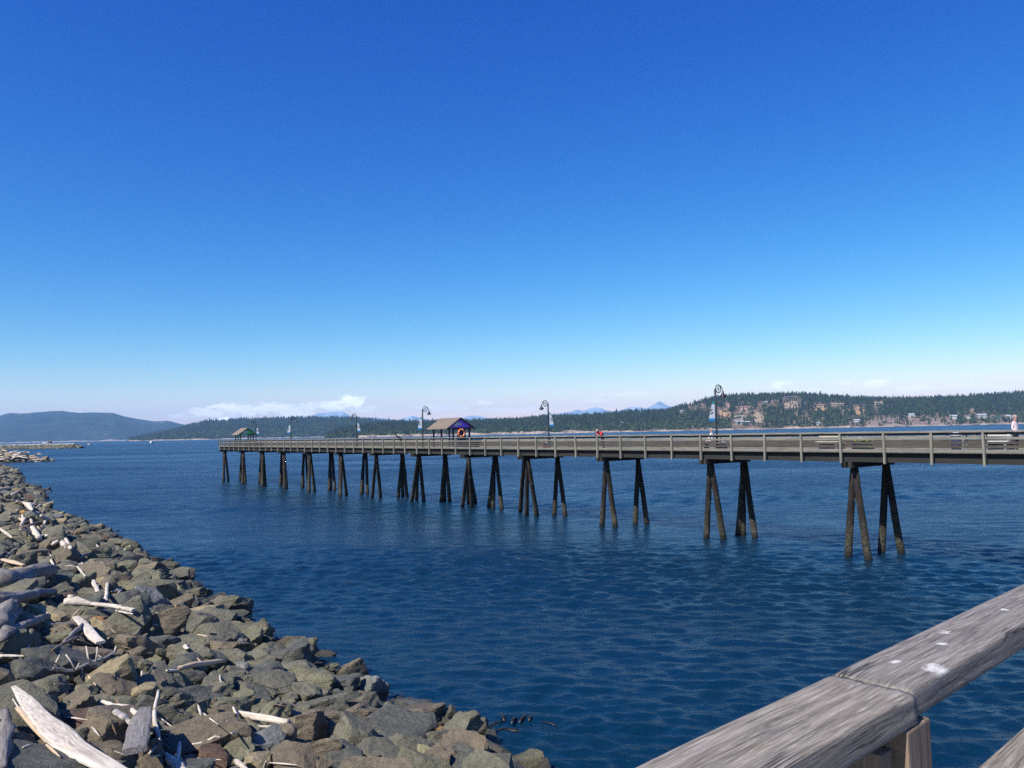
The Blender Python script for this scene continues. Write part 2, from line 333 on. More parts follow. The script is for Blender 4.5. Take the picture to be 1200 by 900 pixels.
# ------------------------------------------------------------------ shore bank
SH = np.array([(30, -40), (14, -8), (6.5, 7.5), (.9, 17.3), (-1.9, 21.6), (-4.7, 25.2), (-7.6, 28.9), (-12.3, 35.0), (-18.6, 44.5), (-24.2, 52), (-35.5, 67.5), (-46.5, 80), (-56.5, 94), (-71, 117), (-88, 139), (-136, 212), (-205, 262), (-176, 298), (-232, 345), (-345, 395), (-460, 430)], float)
def bank_n(x, y):
    x = np.atleast_1d(np.asarray(x, float)); y = np.atleast_1d(np.asarray(y, float))
    best = np.full(x.shape, 1e18); sg = np.zeros(x.shape)
    for a, b in zip(SH[:-1], SH[1:]):
        d = b - a; L2 = d @ d; t = np.clip(((x-a[0])*d[0] + (y-a[1])*d[1]) / L2, 0, 1)
        qx, qy = a[0] + t*d[0], a[1] + t*d[1]; r = (x-qx)**2 + (y-qy)**2
        side = d[0]*(y-a[1]) - d[1]*(x-a[0])
        m = r < best - 1e-9; best = np.where(m, r, best); sg = np.where(m, np.sign(side), sg)
    return np.sqrt(best) * sg
SH[2:13] += np.array([-.8, -.6])*np.array([.35, .4, .8] + [.9]*6 + [.7, .4])[:, None]
SHS = [(a[0], a[1], b[0]-a[0], b[1]-a[1], (b[0]-a[0])**2+(b[1]-a[1])**2) for a, b in zip(SH[:-1].tolist(), SH[1:].tolist())]
def bn1(x, y):
    best = 1e18; sg = 0
    for ax, ay, dx, dy, L2 in SHS:
        t = ((x-ax)*dx + (y-ay)*dy)/L2; t = 0 if t < 0 else (1 if t > 1 else t); r = (x-ax-t*dx)**2 + (y-ay-t*dy)**2
        if r < best - 1e-9: best = r; sg = 1 if dx*(y-ay) - dy*(x-ax) > 0 else -1
    return math.sqrt(best)*sg
def bz1(n): return .42*n if n < 0 else (.30*n if n < 12 else 3.6 + 1.6*(1-math.exp(-(n-12)/8)))
def bank_z(n):
    n = np.asarray(n, float)
    up = np.where(n < 12, .30*n, 3.6 + 1.6*(1 - np.exp(-(n-12) / 8)))
    return np.where(n < 0, .42*n, up)
def ground_mesh():
    xs = np.concatenate([np.arange(-480, -100, 6.0), np.arange(-100, 34, 1.5)]); ys = np.concatenate([np.arange(-40, 110, 1.5), np.arange(110, 470, 6.0)])
    X, Y = np.meshgrid(xs, ys); n = bank_n(X.ravel(), Y.ravel()); Z = np.maximum(bank_z(n) - .75, -3)
    V = np.stack([X.ravel(), Y.ravel(), Z], 1); a = len(xs); keep = []
    nn = n.reshape(X.shape)
    for j in range(len(ys)-1):
        for i in range(a-1):
            if nn[j:j+2, i:i+2].max() > -6: keep.append((j*a+i, j*a+i+1, (j+1)*a+i+1, (j+1)*a+i))
    me = np_mesh('shore', V, keep, smooth=True); me.materials.append(simple('shore_rubble', (.05, .048, .04), .9, .4, .8, bump=.1))
    o = bpy.data.objects.new('shore_ground', me); COL.objects.link(o); tag(o, kind='structure')
ground_mesh()
def ico(sub):
    bm = bmesh.new(); bmesh.ops.create_icosphere(bm, subdivisions=sub, radius=1)
    V = np.array([v.co[:] for v in bm.verts]); Fc = np.array([[v.index for v in f.verts] for f in bm.faces]); bm.free(); return V, Fc
ICO = {k: ico(k) for k in (2, 3, 4, 5)}
def rock_shape(seed, sub):
    r = np.random.default_rng(seed); V, Fc = ICO[sub]
    n = r.normal(size=(r.integers(9, 18), 3)); n /= np.linalg.norm(n, axis=1)[:, None]
    d = r.uniform(.62, 1.0, len(n)); n[0] = (0, 0, 1); d[0] = .62; n[0] += r.normal(size=3)*.16; n[0] /= np.linalg.norm(n[0])
    ax = np.array([(1,0,0),(-1,0,0),(0,1,0),(0,-1,0),(0,0,1),(0,0,-1.)]) + r.normal(size=(6, 3))*.13; ax /= np.linalg.norm(ax, axis=1)[:, None]
    n = np.concatenate([n, ax]); d = np.concatenate([d, [.95, .95, .95, .95, .8, .8]])
    q = (V @ n.T) / d; k = 110.0
    inv = np.log(np.sum(np.exp(k*np.maximum(q, 0)), 1)) / k
    P = V / inv[:, None]
    if sub >= 3:
        o = Vector(r.uniform(-50, 50, 3)); D = np.array([noise.fractal(Vector(p)*1.5+o, .9, 2.1, 4)*.045 + (round(noise.noise(Vector((p[0]*1.6, p[1]*1.6, p[2]*3.2))+o)*3.2)/3.2)*.13 + noise.noise(Vector(p)*9+o)*.014 + noise.noise(Vector(p)*20+o)*.006 for p in P])
        P = P * (1 + D)[:, None]
    return P, Fc
NV = 16
SHAPE2 = [rock_shape(100+i, 2) for i in range(NV)]
ROCKME = []
for i in range(NV):
    P, Fc = rock_shape(100+i, 5 if i < 0 else 4); me = np_mesh('boulder', P, Fc, smooth=True); me.set_sharp_from_angle(angle=R(24)); me.materials.append(ROCKS['grey-green']); ROCKME.append(me)
def hit_bank(px, py, lift=0):
    d = ray(px, py); t = 2.0
    for _ in range(4000):
        p = EYE + d*t
        if p.z < bz1(bn1(p.x, p.y)) + lift: return p
        t *= 1.004
        if t > 900 or d.z >= 0: break
    return on_z(px, py, 0)
rocks = []   # [x,y,z,rx,ry,rz scale, euler, variant, colour, key]
# boulders seen clearly in the photograph: px, py, width px, height/width, colour
KEY = [(38,778,62,.75,'dark grey'),(100,836,66,.6,'rusty'),(128,735,46,.72,'tan'),(66,742,40,.75,'olive'),(50,795,50,.7,'grey-green'),(128,800,44,.8,'brown'),(60,868,56,.7,'brown'),(118,872,62,.6,'brown'),
 (196,785,44,.8,'grey-green'),(232,848,80,.72,'brown'),(222,828,40,.7,'olive'),(300,860,60,.8,'speckled grey'),(356,838,62,.75,'brown'),(318,826,56,.5,'olive'),(272,818,44,.9,'olive'),(215,895,80,.6,'dark grey'),
 (345,890,66,.6,'brown'),(400,880,60,.6,'dark grey'),(440,875,64,.75,'grey-green'),(478,868,70,.6,'grey-green'),(492,845,36,.8,'orange'),(488,830,56,.5,'brown'),(487,820,44,.6,'speckled grey'),(438,798,44,1.0,'speckled grey'),
 (462,787,32,.9,'olive'),(484,788,30,.85,'yellowish'),(478,805,36,.6,'grey-green'),(504,815,32,.5,'olive'),(520,848,22,.6,'orange'),(535,870,64,.7,'brown'),(530,843,28,.6,'speckled grey'),(562,852,30,.6,'grey-green'),(575,870,46,.7,'grey-green'),
 (590,865,18,.8,'brown'),(612,885,44,.6,'yellowish'),(500,875,34,.9,'yellowish'),(545,893,60,.5,'dark grey'),(598,895,50,.5,'dark grey'),(352,733,38,.6,'olive'),(412,770,26,.9,'tan'),(378,765,24,.7,'dark grey'),(250,680,28,.65,'yellowish'),
 (236,676,16,.7,'yellowish'),(160,750,60,.6,'brown'),(184,731,58,.6,'brown'),(190,720,40,.7,'dark grey'),(230,720,56,.6,'grey-green'),(290,742,40,.7,'olive'),(225,770,48,.8,'dark grey'),(264,752,44,.6,'brown'),(176,673,40,.6,'grey-green'),
 (140,700,44,.5,'brown'),(110,672,44,.5,'brown'),(128,681,40,.5,'brown'),(36,636,22,.6,'orange'),(258,800,30,.9,'grey-green'),(330,795,50,.6,'grey-green'),(345,765,50,.5,'dark grey'),(300,765,44,.6,'grey-green'),(394,795,48,.55,'dark grey'),
 (420,830,60,.5,'brown'),(410,810,44,.5,'dark grey'),(385,815,40,.7,'grey-green'),(20,858,44,.8,'grey-green'),(175,815,34,1,'dark grey'),(205,805,34,.8,'dark grey'),(28,745,36,.8,'grey-green'),(150,780,36,.8,'dark grey'),(170,870,50,.6,'brown'),(250,875,50,.5,'rusty'),(100,800,30,.9,'olive'),(300,880,40,.5,'tan')]
cx = []; cy = []; cr = []
def add_rock(x, y, r, asp, col, key=False, sink=.0):
    n = bn1(x, y); z = bz1(n) + sink
    rr = random
    cx.append(x); cy.append(y); cr.append(r)
    sx_, sy_ = r*rr.uniform(.95, 1.3), r*rr.uniform(.8, 1.1); sz_ = r*asp*rr.uniform(.95, 1.15)
    rocks.append(dict(loc=(x, y, z), sc=(sx_, sy_, sz_), rot=(rr.gauss(0, .33), rr.gauss(0, .33), rr.uniform(0, 6.28)), v=rr.randrange(NV), col=col, r=r, n=n))
for px, py, wd, asp, c in KEY:
    p = hit_bank(px, py + wd*asp*.15, .25); dist = (p-EYE).length
    add_rock(p.x, p.y, wd*dist/F*.44, max(.62, asp), c, True, .1)
nkey = len(rocks)
def colour_at(x, y, n):
    v = noise.noise(Vector((x*.16, y*.16, 3))) + random.gauss(0, .22)
    dist = math.hypot(x, y)
    k = random.random()
    if n < 1.6 and k < .22: return random.choice(['yellowish', 'olive', 'tan'])
    if dist < 20 and k < .22: return 'brown'
    if k > .994: return 'orange'
    if k > .965: return 'tan'
    if k > .955: return 'rusty'
    return 'dark grey' if v < -.22 else ('brown' if v > .30 else ('olive' if v > .14 else ('speckled grey' if k < .1 else 'grey-green')))
def scatter(count, region, rlo, rhi, pack, nmin, nmax, asp=(.62, .9)):
    """dart throwing with a grid"""
    x0, x1, y0, y1 = region; cell = 1.6; grid = {}
    for i in range(len(cx)): grid.setdefault((int(cx[i]//cell), int(cy[i]//cell)), []).append(i)
    X = rng.uniform(x0, x1, count); Y = rng.uniform(y0, y1, count); n = bank_n(X, Y); ok = (n > nmin) & (n < nmax)
    for x, y, nn in zip(X[ok], Y[ok], n[ok]):
        r = rlo + (rhi-rlo)*random.random()**1.6; gi, gj = int(x//cell), int(y//cell); bad = False
        for a in (-1, 0, 1):
            for b in (-1, 0, 1):
                for i in grid.get((gi+a, gj+b), ()):
                    if (cx[i]-x)**2 + (cy[i]-y)**2 < (pack*(cr[i]+r))**2: bad = True; break
                if bad: break
            if bad: break
        if bad: continue
        grid.setdefault((gi, gj), []).append(len(cx))
        add_rock(x, y, r, random.uniform(*asp), colour_at(x, y, nn), sink=random.gauss(0, .15) + (.0 if r > .4 else -.1))
scatter(9000, (-60, 14, 3, 80), .55, .86, .72, -.3, 24)
scatter(30000, (-60, 14, 3, 80), .34, .55, .70, -.4, 22)
scatter(40000, (-60, 14, 3, 80), .15, .33, .60, -.4, 18)
scatter(26000, (-22, 8, 3, 34), .09, .19, .55, -.3, 16)
i0_ = len(rocks)
scatter(1500, (-60, 10, 5, 80), .22, .45, 1.15, -1.5, -.45)
for r_ in rocks[i0_:]: r_['col'] = 'dark grey'
far_start = len(rocks)
scatter(30000, (-160, -28, 60, 215), .6, 1.0, .70, -1.2, 34)
scatter(50000, (-160, -28, 60, 215), .35, .6, .66, -1.0, 30)
scatter(22000, (-300, -160, 215, 400), 1.0, 1.5, .62, -1.4, 60)
print('rocks', len(rocks))
# choose the 300 that show largest
for r_ in rocks:
    p = proj(r_['loc']); d = (Vector(r_['loc']) - EYE).length; r_['d'] = d
    r_['px'] = p; r_['size'] = F * max(r_['sc']) * 2 / d if p and -20 < p[0] < 1220 and 0 < p[1] < 925 and r_['n'] > -.8 else 0
order = sorted(range(len(rocks)), key=lambda i: -rocks[i]['size'] * (1.25 if i < nkey else 1))
chosen = set(order[:300])
def rmat(r_): 
    from mathutils import Euler
    return Matrix.LocRotScale(Vector(r_['loc']), Euler(r_['rot']), Vector(r_['sc']))
bvV = []; bvF = []; off = 0; stV = []; stF = []; stM = []; so_ = 0
for i, r_ in enumerate(rocks):
    m4 = np.array(rmat(r_)); P, Fc = SHAPE2[r_['v']]; Wd = P @ m4[:3, :3].T + m4[:3, 3]
    if r_['d'] < 130: bvV.append(Wd); bvF.append(Fc + off); off += len(Wd)
    if i not in chosen:
        if 0 < r_['size'] and r_['d'] < 62:
            P, Fc = (np.array([v.co[:] for v in ROCKME[r_['v']].vertices]), ICO[4][1]) if r_['d'] < 22 else (SH3[r_['v']] if 'SH3' in globals() else SHAPE2[r_['v']])
            Wd = P @ m4[:3, :3].T + m4[:3, 3]
        stV.append(Wd); stF.append(Fc + so_); stM.append(np.full(len(Fc), RN.index(r_['col']))); so_ += len(Wd)
BV = BVHTree.FromPolygons([Vector(v) for v in np.concatenate(bvV)], np.concatenate(bvF).tolist())
me = np_mesh('riprap', np.concatenate(stV), np.concatenate(stF), np.concatenate(stM), smooth=False)
o = link('riprap_rocks', me, [ROCKS[k] for k in RN]); tag(o, 'smaller and farther grey-green rocks of the bank and the spit beyond it', 'riprap', kind='stuff')
# ------------------------------------------------------------------ driftwood
LM = []  # landmarks for the boulder labels: px, py, phrase
def rock_top(x, y):
    h = BV.ray_cast(Vector((x, y, 12)), Vector((0, 0, -1)))
    return h[0].z if h[0] else bz1(bn1(x, y))
def hit_rocks(px, py):
    d = ray(px, py); h = BV.ray_cast(EYE, d)
    return h[0] if h[0] else hit_bank(px, py)
def lay(pxs, hw=0):
    """pixel polyline -> points of one stick lying on the boulders"""
    E = [hit_rocks(*pxs[0]), hit_rocks(*pxs[-1])]
    d0, d1 = (E[0]-EYE).length, (E[1]-EYE).length
    L = [0]
    for a, b in zip(pxs[:-1], pxs[1:]): L.append(L[-1] + math.hypot(a[0]-b[0], a[1]-b[1]))
    def pts(k): return [EYE + ray(*p) * ((d0 + (d1-d0)*l/max(L[-1], 1e-6))*k) for p, l in zip(pxs, L)]
    k = 1.0
    for _ in range(90):
        P = pts(k); pen = 0; cnt = 0
        for a, b in zip(P[:-1], P[1:]):
            sd_ = Vector((a.y-b.y, b.x-a.x, 0)); sd_ = sd_.normalized()*hw if sd_.length > 1e-4 else sd_
            for s_ in (0, .2, .4, .6, .8, 1):
                for w_ in ((-.8, 0, .8) if hw > .04 else (0,)):
                    q = a.lerp(b, s_) + sd_*w_; pen = max(pen, rock_top(q.x, q.y) - q.z + .03)
        if pen < .05: break
        k -= .004
    return P
def stick(pxs, wpx, label, mat='drift', cat='driftwood', name='driftwood_stick', flat=1.0, sq=None, prof=None, n=8, twigs=(), phrase=None, group='driftwood on the boulder bank'):
    P = lay(pxs, wpx*12/F/2 if flat < .5 and wpx > 8 else 0); dist = (P[0]-EYE).length; r = wpx * dist / F / 2 * (.88 if wpx > 4 else 1)
    c = sum(P, Vector()) / len(P); Q = []; rad = []
    seg = max(3, int(12 / (len(P)-1)) + 1)
    for i in range(len(P)-1):
        for s_ in range(seg if i < len(P)-2 else seg+1):
            t_ = (i + s_/seg)/(len(P)-1); q = P[i].lerp(P[i+1], s_/seg)
            w_ = 1.0
            if prof:
                x = t_*(len(prof)-1); j = min(int(x), len(prof)-2); w_ = prof[j] + (prof[j+1]-prof[j])*(x-j)
            else: w_ = .55 + .45*math.sin(math.pi*min(max(t_*.9+.1, 0), 1)) + .3*noise.noise(Vector((t_*7, P[0].x, P[0].y)))
            Q.append(q + Vector((0, 0, r*flat*.5)) + Vector((noise.noise(q*2), noise.noise(q*2+Vector((9, 0, 0))), noise.noise(q*2+Vector((0, 9, 0)))))*r*(.08 if sq else .35)); rad.append((r*w_, r*w_*flat))
    ang = math.atan2(P[-1].y-P[0].y, P[-1].x-P[0].x)
    rot = Matrix.Rotation(-ang, 3, 'Z')
    mb = MB(); mb.tube([rot @ (q-c) for q in Q], rad, n if n < 12 or sq else 20, 0, sq, .03, None, 0 if sq else (.5 if wpx > 8 else .2))
    for tw in twigs:
        TP = [at_dist(px_, py_, dist) for px_, py_ in tw[0]]; TQ = [rot @ (q-c) for q in TP]
        mb.tube(TQ, [tw[1]*dist/F/2 * (1-.5*i/len(TQ)) for i in range(len(TQ))], 6)
    o = mb.build(name, M[mat], smooth=(sq is None)); o.location = c; o.rotation_euler = (0, 0, ang)
    tag(o, label, cat, group)
    if phrase: LM.append((sum(p[0] for p in pxs)/len(pxs), sum(p[1] for p in pxs)/len(pxs), phrase))
    return o
def at_dist(px, py, d): return EYE + ray(px, py)*d
B = 'drift'
stick([(16,806),(50,845),(85,877),(150,915)], 20, 'big bleached driftwood plank slanting down across the boulders, pointed top end', B, name='driftwood_plank', flat=.25, sq=.6, prof=[.25,.8,.95,1.35,1.2,1.0,.8], n=12, phrase='the big bleached plank')
stick([(78,872),(112,898),(122,915)], 9, 'bleached splinter forking off below the big slanting plank', B, name='driftwood_plank', flat=.4, sq=.7)
stick([(22,830),(38,850),(56,870)], 6, 'thin tan board lying just below the big slanting plank', 'drifttan', name='driftwood_board', flat=.4, sq=.6, prof=[1.2,1.1,1,.7])
stick([(17,809),(28,801)], 7, 'short split bleached stub at the top end of the big plank', B, flat=.6, sq=.7)
stick([(5,838),(4,870),(3,905)], 15, 'broad grey weathered post end at the edge of the bank below the big plank', 'driftgrey', name='driftwood_log', flat=.7, n=12)
stick([(170,832),(163,855),(158,882)], 22, 'short split grey-white board propped upright on the boulders', 'driftgrey', name='driftwood_board', flat=.3, sq=.6, prof=[.6,.9,1,1,.95], n=12, phrase='the propped grey-white board')
stick([(119,824),(132,829),(150,831),(165,842),(170,850)], 6, 'curved bleached branch hooking over the propped grey-white board', B)
stick([(133,834),(146,842),(160,853)], 10, 'short flat bleached piece lying beside the propped grey-white board', B, flat=.5, sq=.8)
stick([(186,811),(181,832),(182,850),(187,869)], 4.5, 'slim bleached stick standing curved beside the propped board', B)
stick([(194,887),(206,897),(220,908)], 10, 'thick bleached stub crossing a thin stick low on the bank', B, flat=.7)
stick([(211,871),(209,888),(208,905)], 4.5, 'thin bleached stick standing across the thick bleached stub', B)
stick([(278,838),(300,842),(338,848)], 8, 'straight white log wedged between olive and grey boulders with side splinter', B, name='driftwood_log', prof=[.7,1,1,1,.9], phrase='the straight white log')
stick([(273,830),(279,843)], 3, 'small bleached twig leaning on the end of the straight white log', B)
stick([(297,851),(318,852),(334,850)], 4, 'flat bleached slat under the straight white log', B, flat=.4, sq=.7)
stick([(225,873),(240,871),(252,864),(258,865)], 3, 'thin curved bleached twig under the large dark-faced boulder', B)
stick([(262,859),(272,859)], 4.5, 'tiny oval bleached chip lying above the speckled grey boulder', B, flat=.4)
stick([(276,893),(290,905)], 6, 'bleached stub poking out at the bottom of the bank below the speckled boulder', B)
stick([(312,893),(309,906)], 3, 'thin bleached twig poking up beside a tan boulder at the bottom', B)
stick([(209,785),(235,779),(262,776)], 6.5, 'straight silvery driftwood pole lying level midway down the bank', 'drifttan', name='driftwood_pole', prof=[.6,1.1,1,.7], phrase='the silvery driftwood pole')
stick([(195,787),(208,787)], 3, 'short bleached twig touching the lower end of the silvery pole', B)
stick([(167,772),(166,794)], 2.6, 'thin bleached twig standing upright above a grey-green boulder', B)
stick([(216,754),(219,762)], 6, 'small bleached chip wedged between grey boulders midway up the bank', B, flat=.5)
stick([(108,708),(135,711),(157,716)], 6.5, 'bleached board lying level just above the large tan boulder', B, name='driftwood_board', flat=.5, sq=.6, prof=[.9,1,1,1.1], phrase='the level bleached board')
stick([(136,716),(156,720)], 3, 'narrow bleached slat beneath the level bleached board', B, flat=.6)
stick([(76,708),(90,706),(108,711)], 9, 'forked bleached root end meeting the level bleached board', B, name='driftwood_root', prof=[.9,1.2,.5], twigs=[([(82,706),(84,697)], 9)])
stick([(89,724),(100,735),(110,748),(118,754)], 11, 'wide bleached board sloping down beside the large tan boulder', B, name='driftwood_board', flat=.3, sq=.6, prof=[.7,1,1,.9], n=12, phrase='the wide sloping bleached board')
stick([(96,733),(84,746),(75,754)], 5, 'thin grey pole behind the wide sloping bleached board', 'driftgrey')
stick([(99,743),(80,753),(61,763)], 3, 'thin brown stick under the wide sloping bleached board', 'driftbrown')
stick([(63,783),(75,787),(85,787),(105,778),(122,772),(137,764)], 3.2, 'bleached branch with thin twigs arching over a brown boulder', B, name='driftwood_branch', twigs=[([(107,778),(103,770),(101,757)], 2), ([(112,776),(114,765),(114,758)], 2), ([(63,782),(66,775),(70,767)], 2), ([(88,786),(84,776),(77,767)], 2), ([(89,785),(93,777)], 2), ([(134,765),(136,757)], 2), ([(121,772),(115,768)], 1.6)], phrase='the twiggy branch')
stick([(0,769),(15,769),(31,769)], 5, 'white strip of wood lying on the large dark boulder at the edge', B, flat=.5, prof=[1.2,1,.5], phrase='the white strip on the dark boulder')
stick([(-6,688),(15,684),(38,678),(62,672)], 22, 'thick gnarled grey trunk with rounded end, uppermost of the grey logs', 'driftgrey', name='driftwood_log', prof=[1.1,1.1,1,.8,.9,.6], n=14, phrase='the thick gnarled grey trunk')
stick([(-6,708),(20,704),(40,700),(64,696)], 15, 'long grey log lying right under the thick gnarled trunk', 'driftgrey', name='driftwood_log', prof=[1.1,1,.9,.7,.5], n=12)
stick([(2,752),(10,735),(21,718)], 10, 'slanting grey log leaning between two thicker grey logs', 'driftgrey', name='driftwood_log', n=12)
stick([(6,746),(30,734),(55,725)], 10, 'smooth dark grey log pointing towards the olive boulder', 'driftgrey', name='driftwood_log', prof=[.8,1,1.1,.9], n=12, phrase='the smooth grey log')
stick([(-4,738),(6,723),(14,712)], 18, 'stout broken grey stump at the edge under the long grey log', 'driftgrey', name='driftwood_stump', prof=[1,1,1.1,.8], n=12)
stick([(3,656),(14,659),(28,663)], 6, 'pale tan slab lying above the thick gnarled trunk', 'drifttan', name='driftwood_board', flat=.4, sq=.7, prof=[.8,1.2,.6])
stick([(0,621),(15,631)], 2.8, 'straight thin bleached stick high on the bank at its edge', B)
stick([(20,651),(38,648),(58,646)], 3.2, 'long thin brown pole lying level above the pale tan slab', 'driftbrown', phrase='the thin brown pole')
stick([(8,653),(16,645)], 2.5, 'short grey stick beside the long thin brown pole', 'driftgrey')
stick([(48,606),(60,611)], 4.5, 'short white limb forming the top of a small T of driftwood', B, phrase='the T of white driftwood')
stick([(54,608),(52,615)], 3, 'short white peg under the small T of driftwood', B)
stick([(38,620),(42,628),(45,633)], 6.5, 'upright white root chunk beside a rounded pale stump', B, prof=[.8,1.2,1])
stick([(46,630),(56,629)], 4.5, 'white stub lying at the foot of the rounded pale stump', B)
stick([(47,618),(47,625)], 8, 'rounded pale stump among white driftwood pieces', 'drifttan', name='driftwood_stump', prof=[.8,1,.9], n=12, phrase='the rounded pale stump')
stick([(61,640),(68,635)], 4.5, 'first white stub below the rounded pale stump', B)
stick([(72,636),(77,643)], 5, 'white crooked knot of wood between two white stubs', B)
stick([(77,632),(80,639),(83,645)], 4.5, 'white pointed limb standing beside the crooked knot', B, phrase='the white pointed limb')
stick([(25,620),(36,615),(47,612)], 2.2, 'brown thin stick crossing the tangle of small driftwood', 'driftbrown')
for i, (a, b) in enumerate([((22,608),(30,613)), ((26,604),(28,614)), ((32,618),(40,613)), ((20,615),(34,611)), ((30,607),(24,617)), ((36,609),(38,615)), ((11,607),(17,606)), ((24,622),(33,621)), ((32,625),(38,622))]):
    stick([a, b], 2.4, 'small bleached stick in the tangle of driftwood high on the bank', 'drift' if i % 3 else 'drifttan', group='tangle of small sticks high on the bank')
LM.append((30, 612, 'the tangle of small sticks'))
stick([(27,592),(34,595),(38,600)], 6, 'knobbly white root with a thin tail, far up the bank', B, name='driftwood_root', prof=[1,1.1,.3], phrase='the knobbly white root')
stick([(34,596),(42,588)], 1.8, 'first thin bleached stick right of the knobbly root far along the bank', B)['label'] = 'thin bleached stick leaning just beyond the knobbly white root'
stick([(42,596),(50,590)], 1.8, 'thin bleached stick farther out than the knobbly white root, towards the water', B)
stick([(14,587),(24,586),(33,585)], 2.6, 'long pale tan pole lying level above the knobbly white root', 'drifttan')
stick([(13,582),(22,576)], 3.2, 'short pale tan log slanting above the long pale pole', 'drifttan')
stick([(20,589),(26,592)], 3.6, 'pale stub beside the knobbly white root', 'drifttan')
stick([(-2,575),(12,573)], 4, 'pale log lying at the far edge of the bank', 'drifttan', phrase='the pale far log')
stick([(113,639),(118,647)], 2, 'lone thin bleached stick among grey boulders between trunk and water', B, phrase='the lone thin stick')
stick([(92,656),(97,652),(104,650)], 5, 'grey rounded log stub lying above brown boulders', 'driftgrey', phrase='the grey log stub')
stick([(77,664),(83,663),(89,665)], 2.6, 'thin flat bleached strip on a brown boulder', B, flat=.5)
stick([(59,651),(60,658),(63,663)], 2.2, 'thin curved bleached stick left by the brown boulders below the pole', B)
stick([(90,664),(95,670),(100,676)], 2, 'thin white stick pointing down at the brown boulders', B)
stick([(96,660),(95,668)], 2, 'thin white peg above the brown boulders', B)
stick([(109,681),(112,687),(115,694)], 5, 'short white stick end above the level bleached board', B, flat=.6, prof=[1,1,.9])
stick([(126,685),(125,695),(124,706)], 3.4, 'straight white stick standing upright above the level bleached board', B, prof=[1,1,1], phrase='the upright white stick')
stick([(132,694),(138,692),(144,690)], 4, 'short white block beside the upright white stick', B, flat=.6)
stick([(139,695),(142,692)], 2, 'small white splinter beside the short white block', B)
stick([(155,688),(170,688)], 2, 'thin brown stick lying level on grey boulders', 'driftbrown')
for i in range(46):
    px = random.uniform(-2, 50); py = 529 + 11*random.random() + (px > 40)*3
    p = hit_bank(px, py, .8); mb = MB(); a = random.uniform(-.6, .6) + (1.57 if random.random() < .3 else 0); L_ = random.uniform(1.2, 5)
    mb.tube([(-L_/2, 0, 0), (-L_/4, .08, .05), (L_/4, -.06, 0), (L_/2, .05, .1)], [.16, .22, .2, .12], 7, 0, None, .1)
    o = mb.build('driftwood_log', M['drift'] if i % 3 else M['drifttan'], smooth=True); o.location = p + Vector((0, 0, .45)); o.rotation_euler = (0, random.uniform(-.15, .15), a)
    tag(o, 'bleached log heaped on the top of the rocky spit beyond the bank', 'driftwood', 'bleached logs on the far rocky spit')
for i in range(60):
    while True:
        px, py = random.uniform(0, 330), random.uniform(560, 895)
        hp = hit_bank(px, py, .3); n_ = bn1(hp.x, hp.y)
        if 2.2 < n_ < 13 and random.random() < .25 + n_/14: break
    L_ = random.uniform(8, 24)*(py-500)/260; a_ = random.gauss(.2, .8)
    stick([(px, py), (px+L_*math.cos(a_), py+L_*math.sin(a_)*.8)], random.uniform(.9, 1.9)*(.4+(py-500)/380), 'small bleached splinter of driftwood lying loose among the boulders', random.choice(['drift', 'drift', 'drifttan', 'driftbrown']), group='loose splinters among the boulders', prof=[.6, 1, .9, .4])
# ------------------------------------------------------------------ boulders as things
keyrank = ['largest', 'second largest', 'third largest', 'fourth largest', 'fifth largest', 'sixth largest']
info = []; sh_of = {}
for i in order[:300]:
    r_ = rocks[i]; o = bpy.data.objects.new('boulder', ROCKME[r_['v']]); COL.objects.link(o)
    o.matrix_world = rmat(r_); o.material_slots[0].link = 'OBJECT'; o.material_slots[0].material = ROCKS[r_['col']]
    zone = "by the water" if r_['n'] < 1.3 else ('low on the bank' if r_['n'] < 4 else ('midway up the bank' if r_['n'] < 7.2 else 'high on the bank'))
    px, py = r_['px']; lm = min(LM, key=lambda l: (l[0]-px)**2 + (l[1]-py)**2*1.5); dd = math.hypot(lm[0]-px, lm[1]-py)
    rel = 'beside' if dd < 34 else ('below' if py - lm[1] > abs(px-lm[0]) else ('above' if lm[1]-py > abs(px-lm[0]) else ('seaward of' if px > lm[0] else 'inland of')))
    if dd > 150: lm = (0, 0, {'a': 'the near end of the bank'}['a']); rel = 'near'
    sh = 'flat' if r_['sc'][2] < .62*r_['sc'][0] else ('blocky' if r_['sc'][2] > .8*r_['sc'][0] else 'angular')
    sh_of[o.name] = sh
    info.append((o, f"{r_['col'].replace('speckled grey', 'speckled')} {sh} boulder {zone}, {rel} {lm[2]}", r_['size']))
by = {}
for o, l, s_ in info: by.setdefault(l, []).append((s_, o))
for l, v in by.items():
    v.sort(key=lambda q: -q[0])
    for k, (s_, o) in enumerate(v):
        if len(v) == 1 or len(v) > 6: lab = l
        elif len(v) == 2: lab = ('larger ', 'smaller ')[k] + l
        else: lab = keyrank[k] + ' ' + l if k < len(v)-1 else 'smallest ' + l
        if len(lab.replace(',', ' ').split()) > 15: lab = lab.replace(' '+sh_of[o.name]+' ', ' ')
        tag(o, lab, 'boulder', 'boulders of the riprap bank')
# kelp drifting off the bank
p = on_z(611, 849, 0.0); mb = MB()
for k in range(9):
    a = random.uniform(0, 6.28); q = Vector((random.gauss(0, .35), random.gauss(0, .25), 0)); L_ = random.uniform(.3, .8)
    mb.tube([q + Vector((math.cos(a)*L_*t_, math.sin(a)*L_*t_, .01 + .06*math.sin(t_*3.1))) for t_ in (0, .35, .7, 1)], [(.02, .01), (.05, .012), (.045, .012), (.01, .006)], 6)
o = mb.build('kelp_clump', M['kelp'], smooth=True, loc=p); tag(o, 'dark brown clump of kelp floating on the water off the lowest boulders', 'kelp')
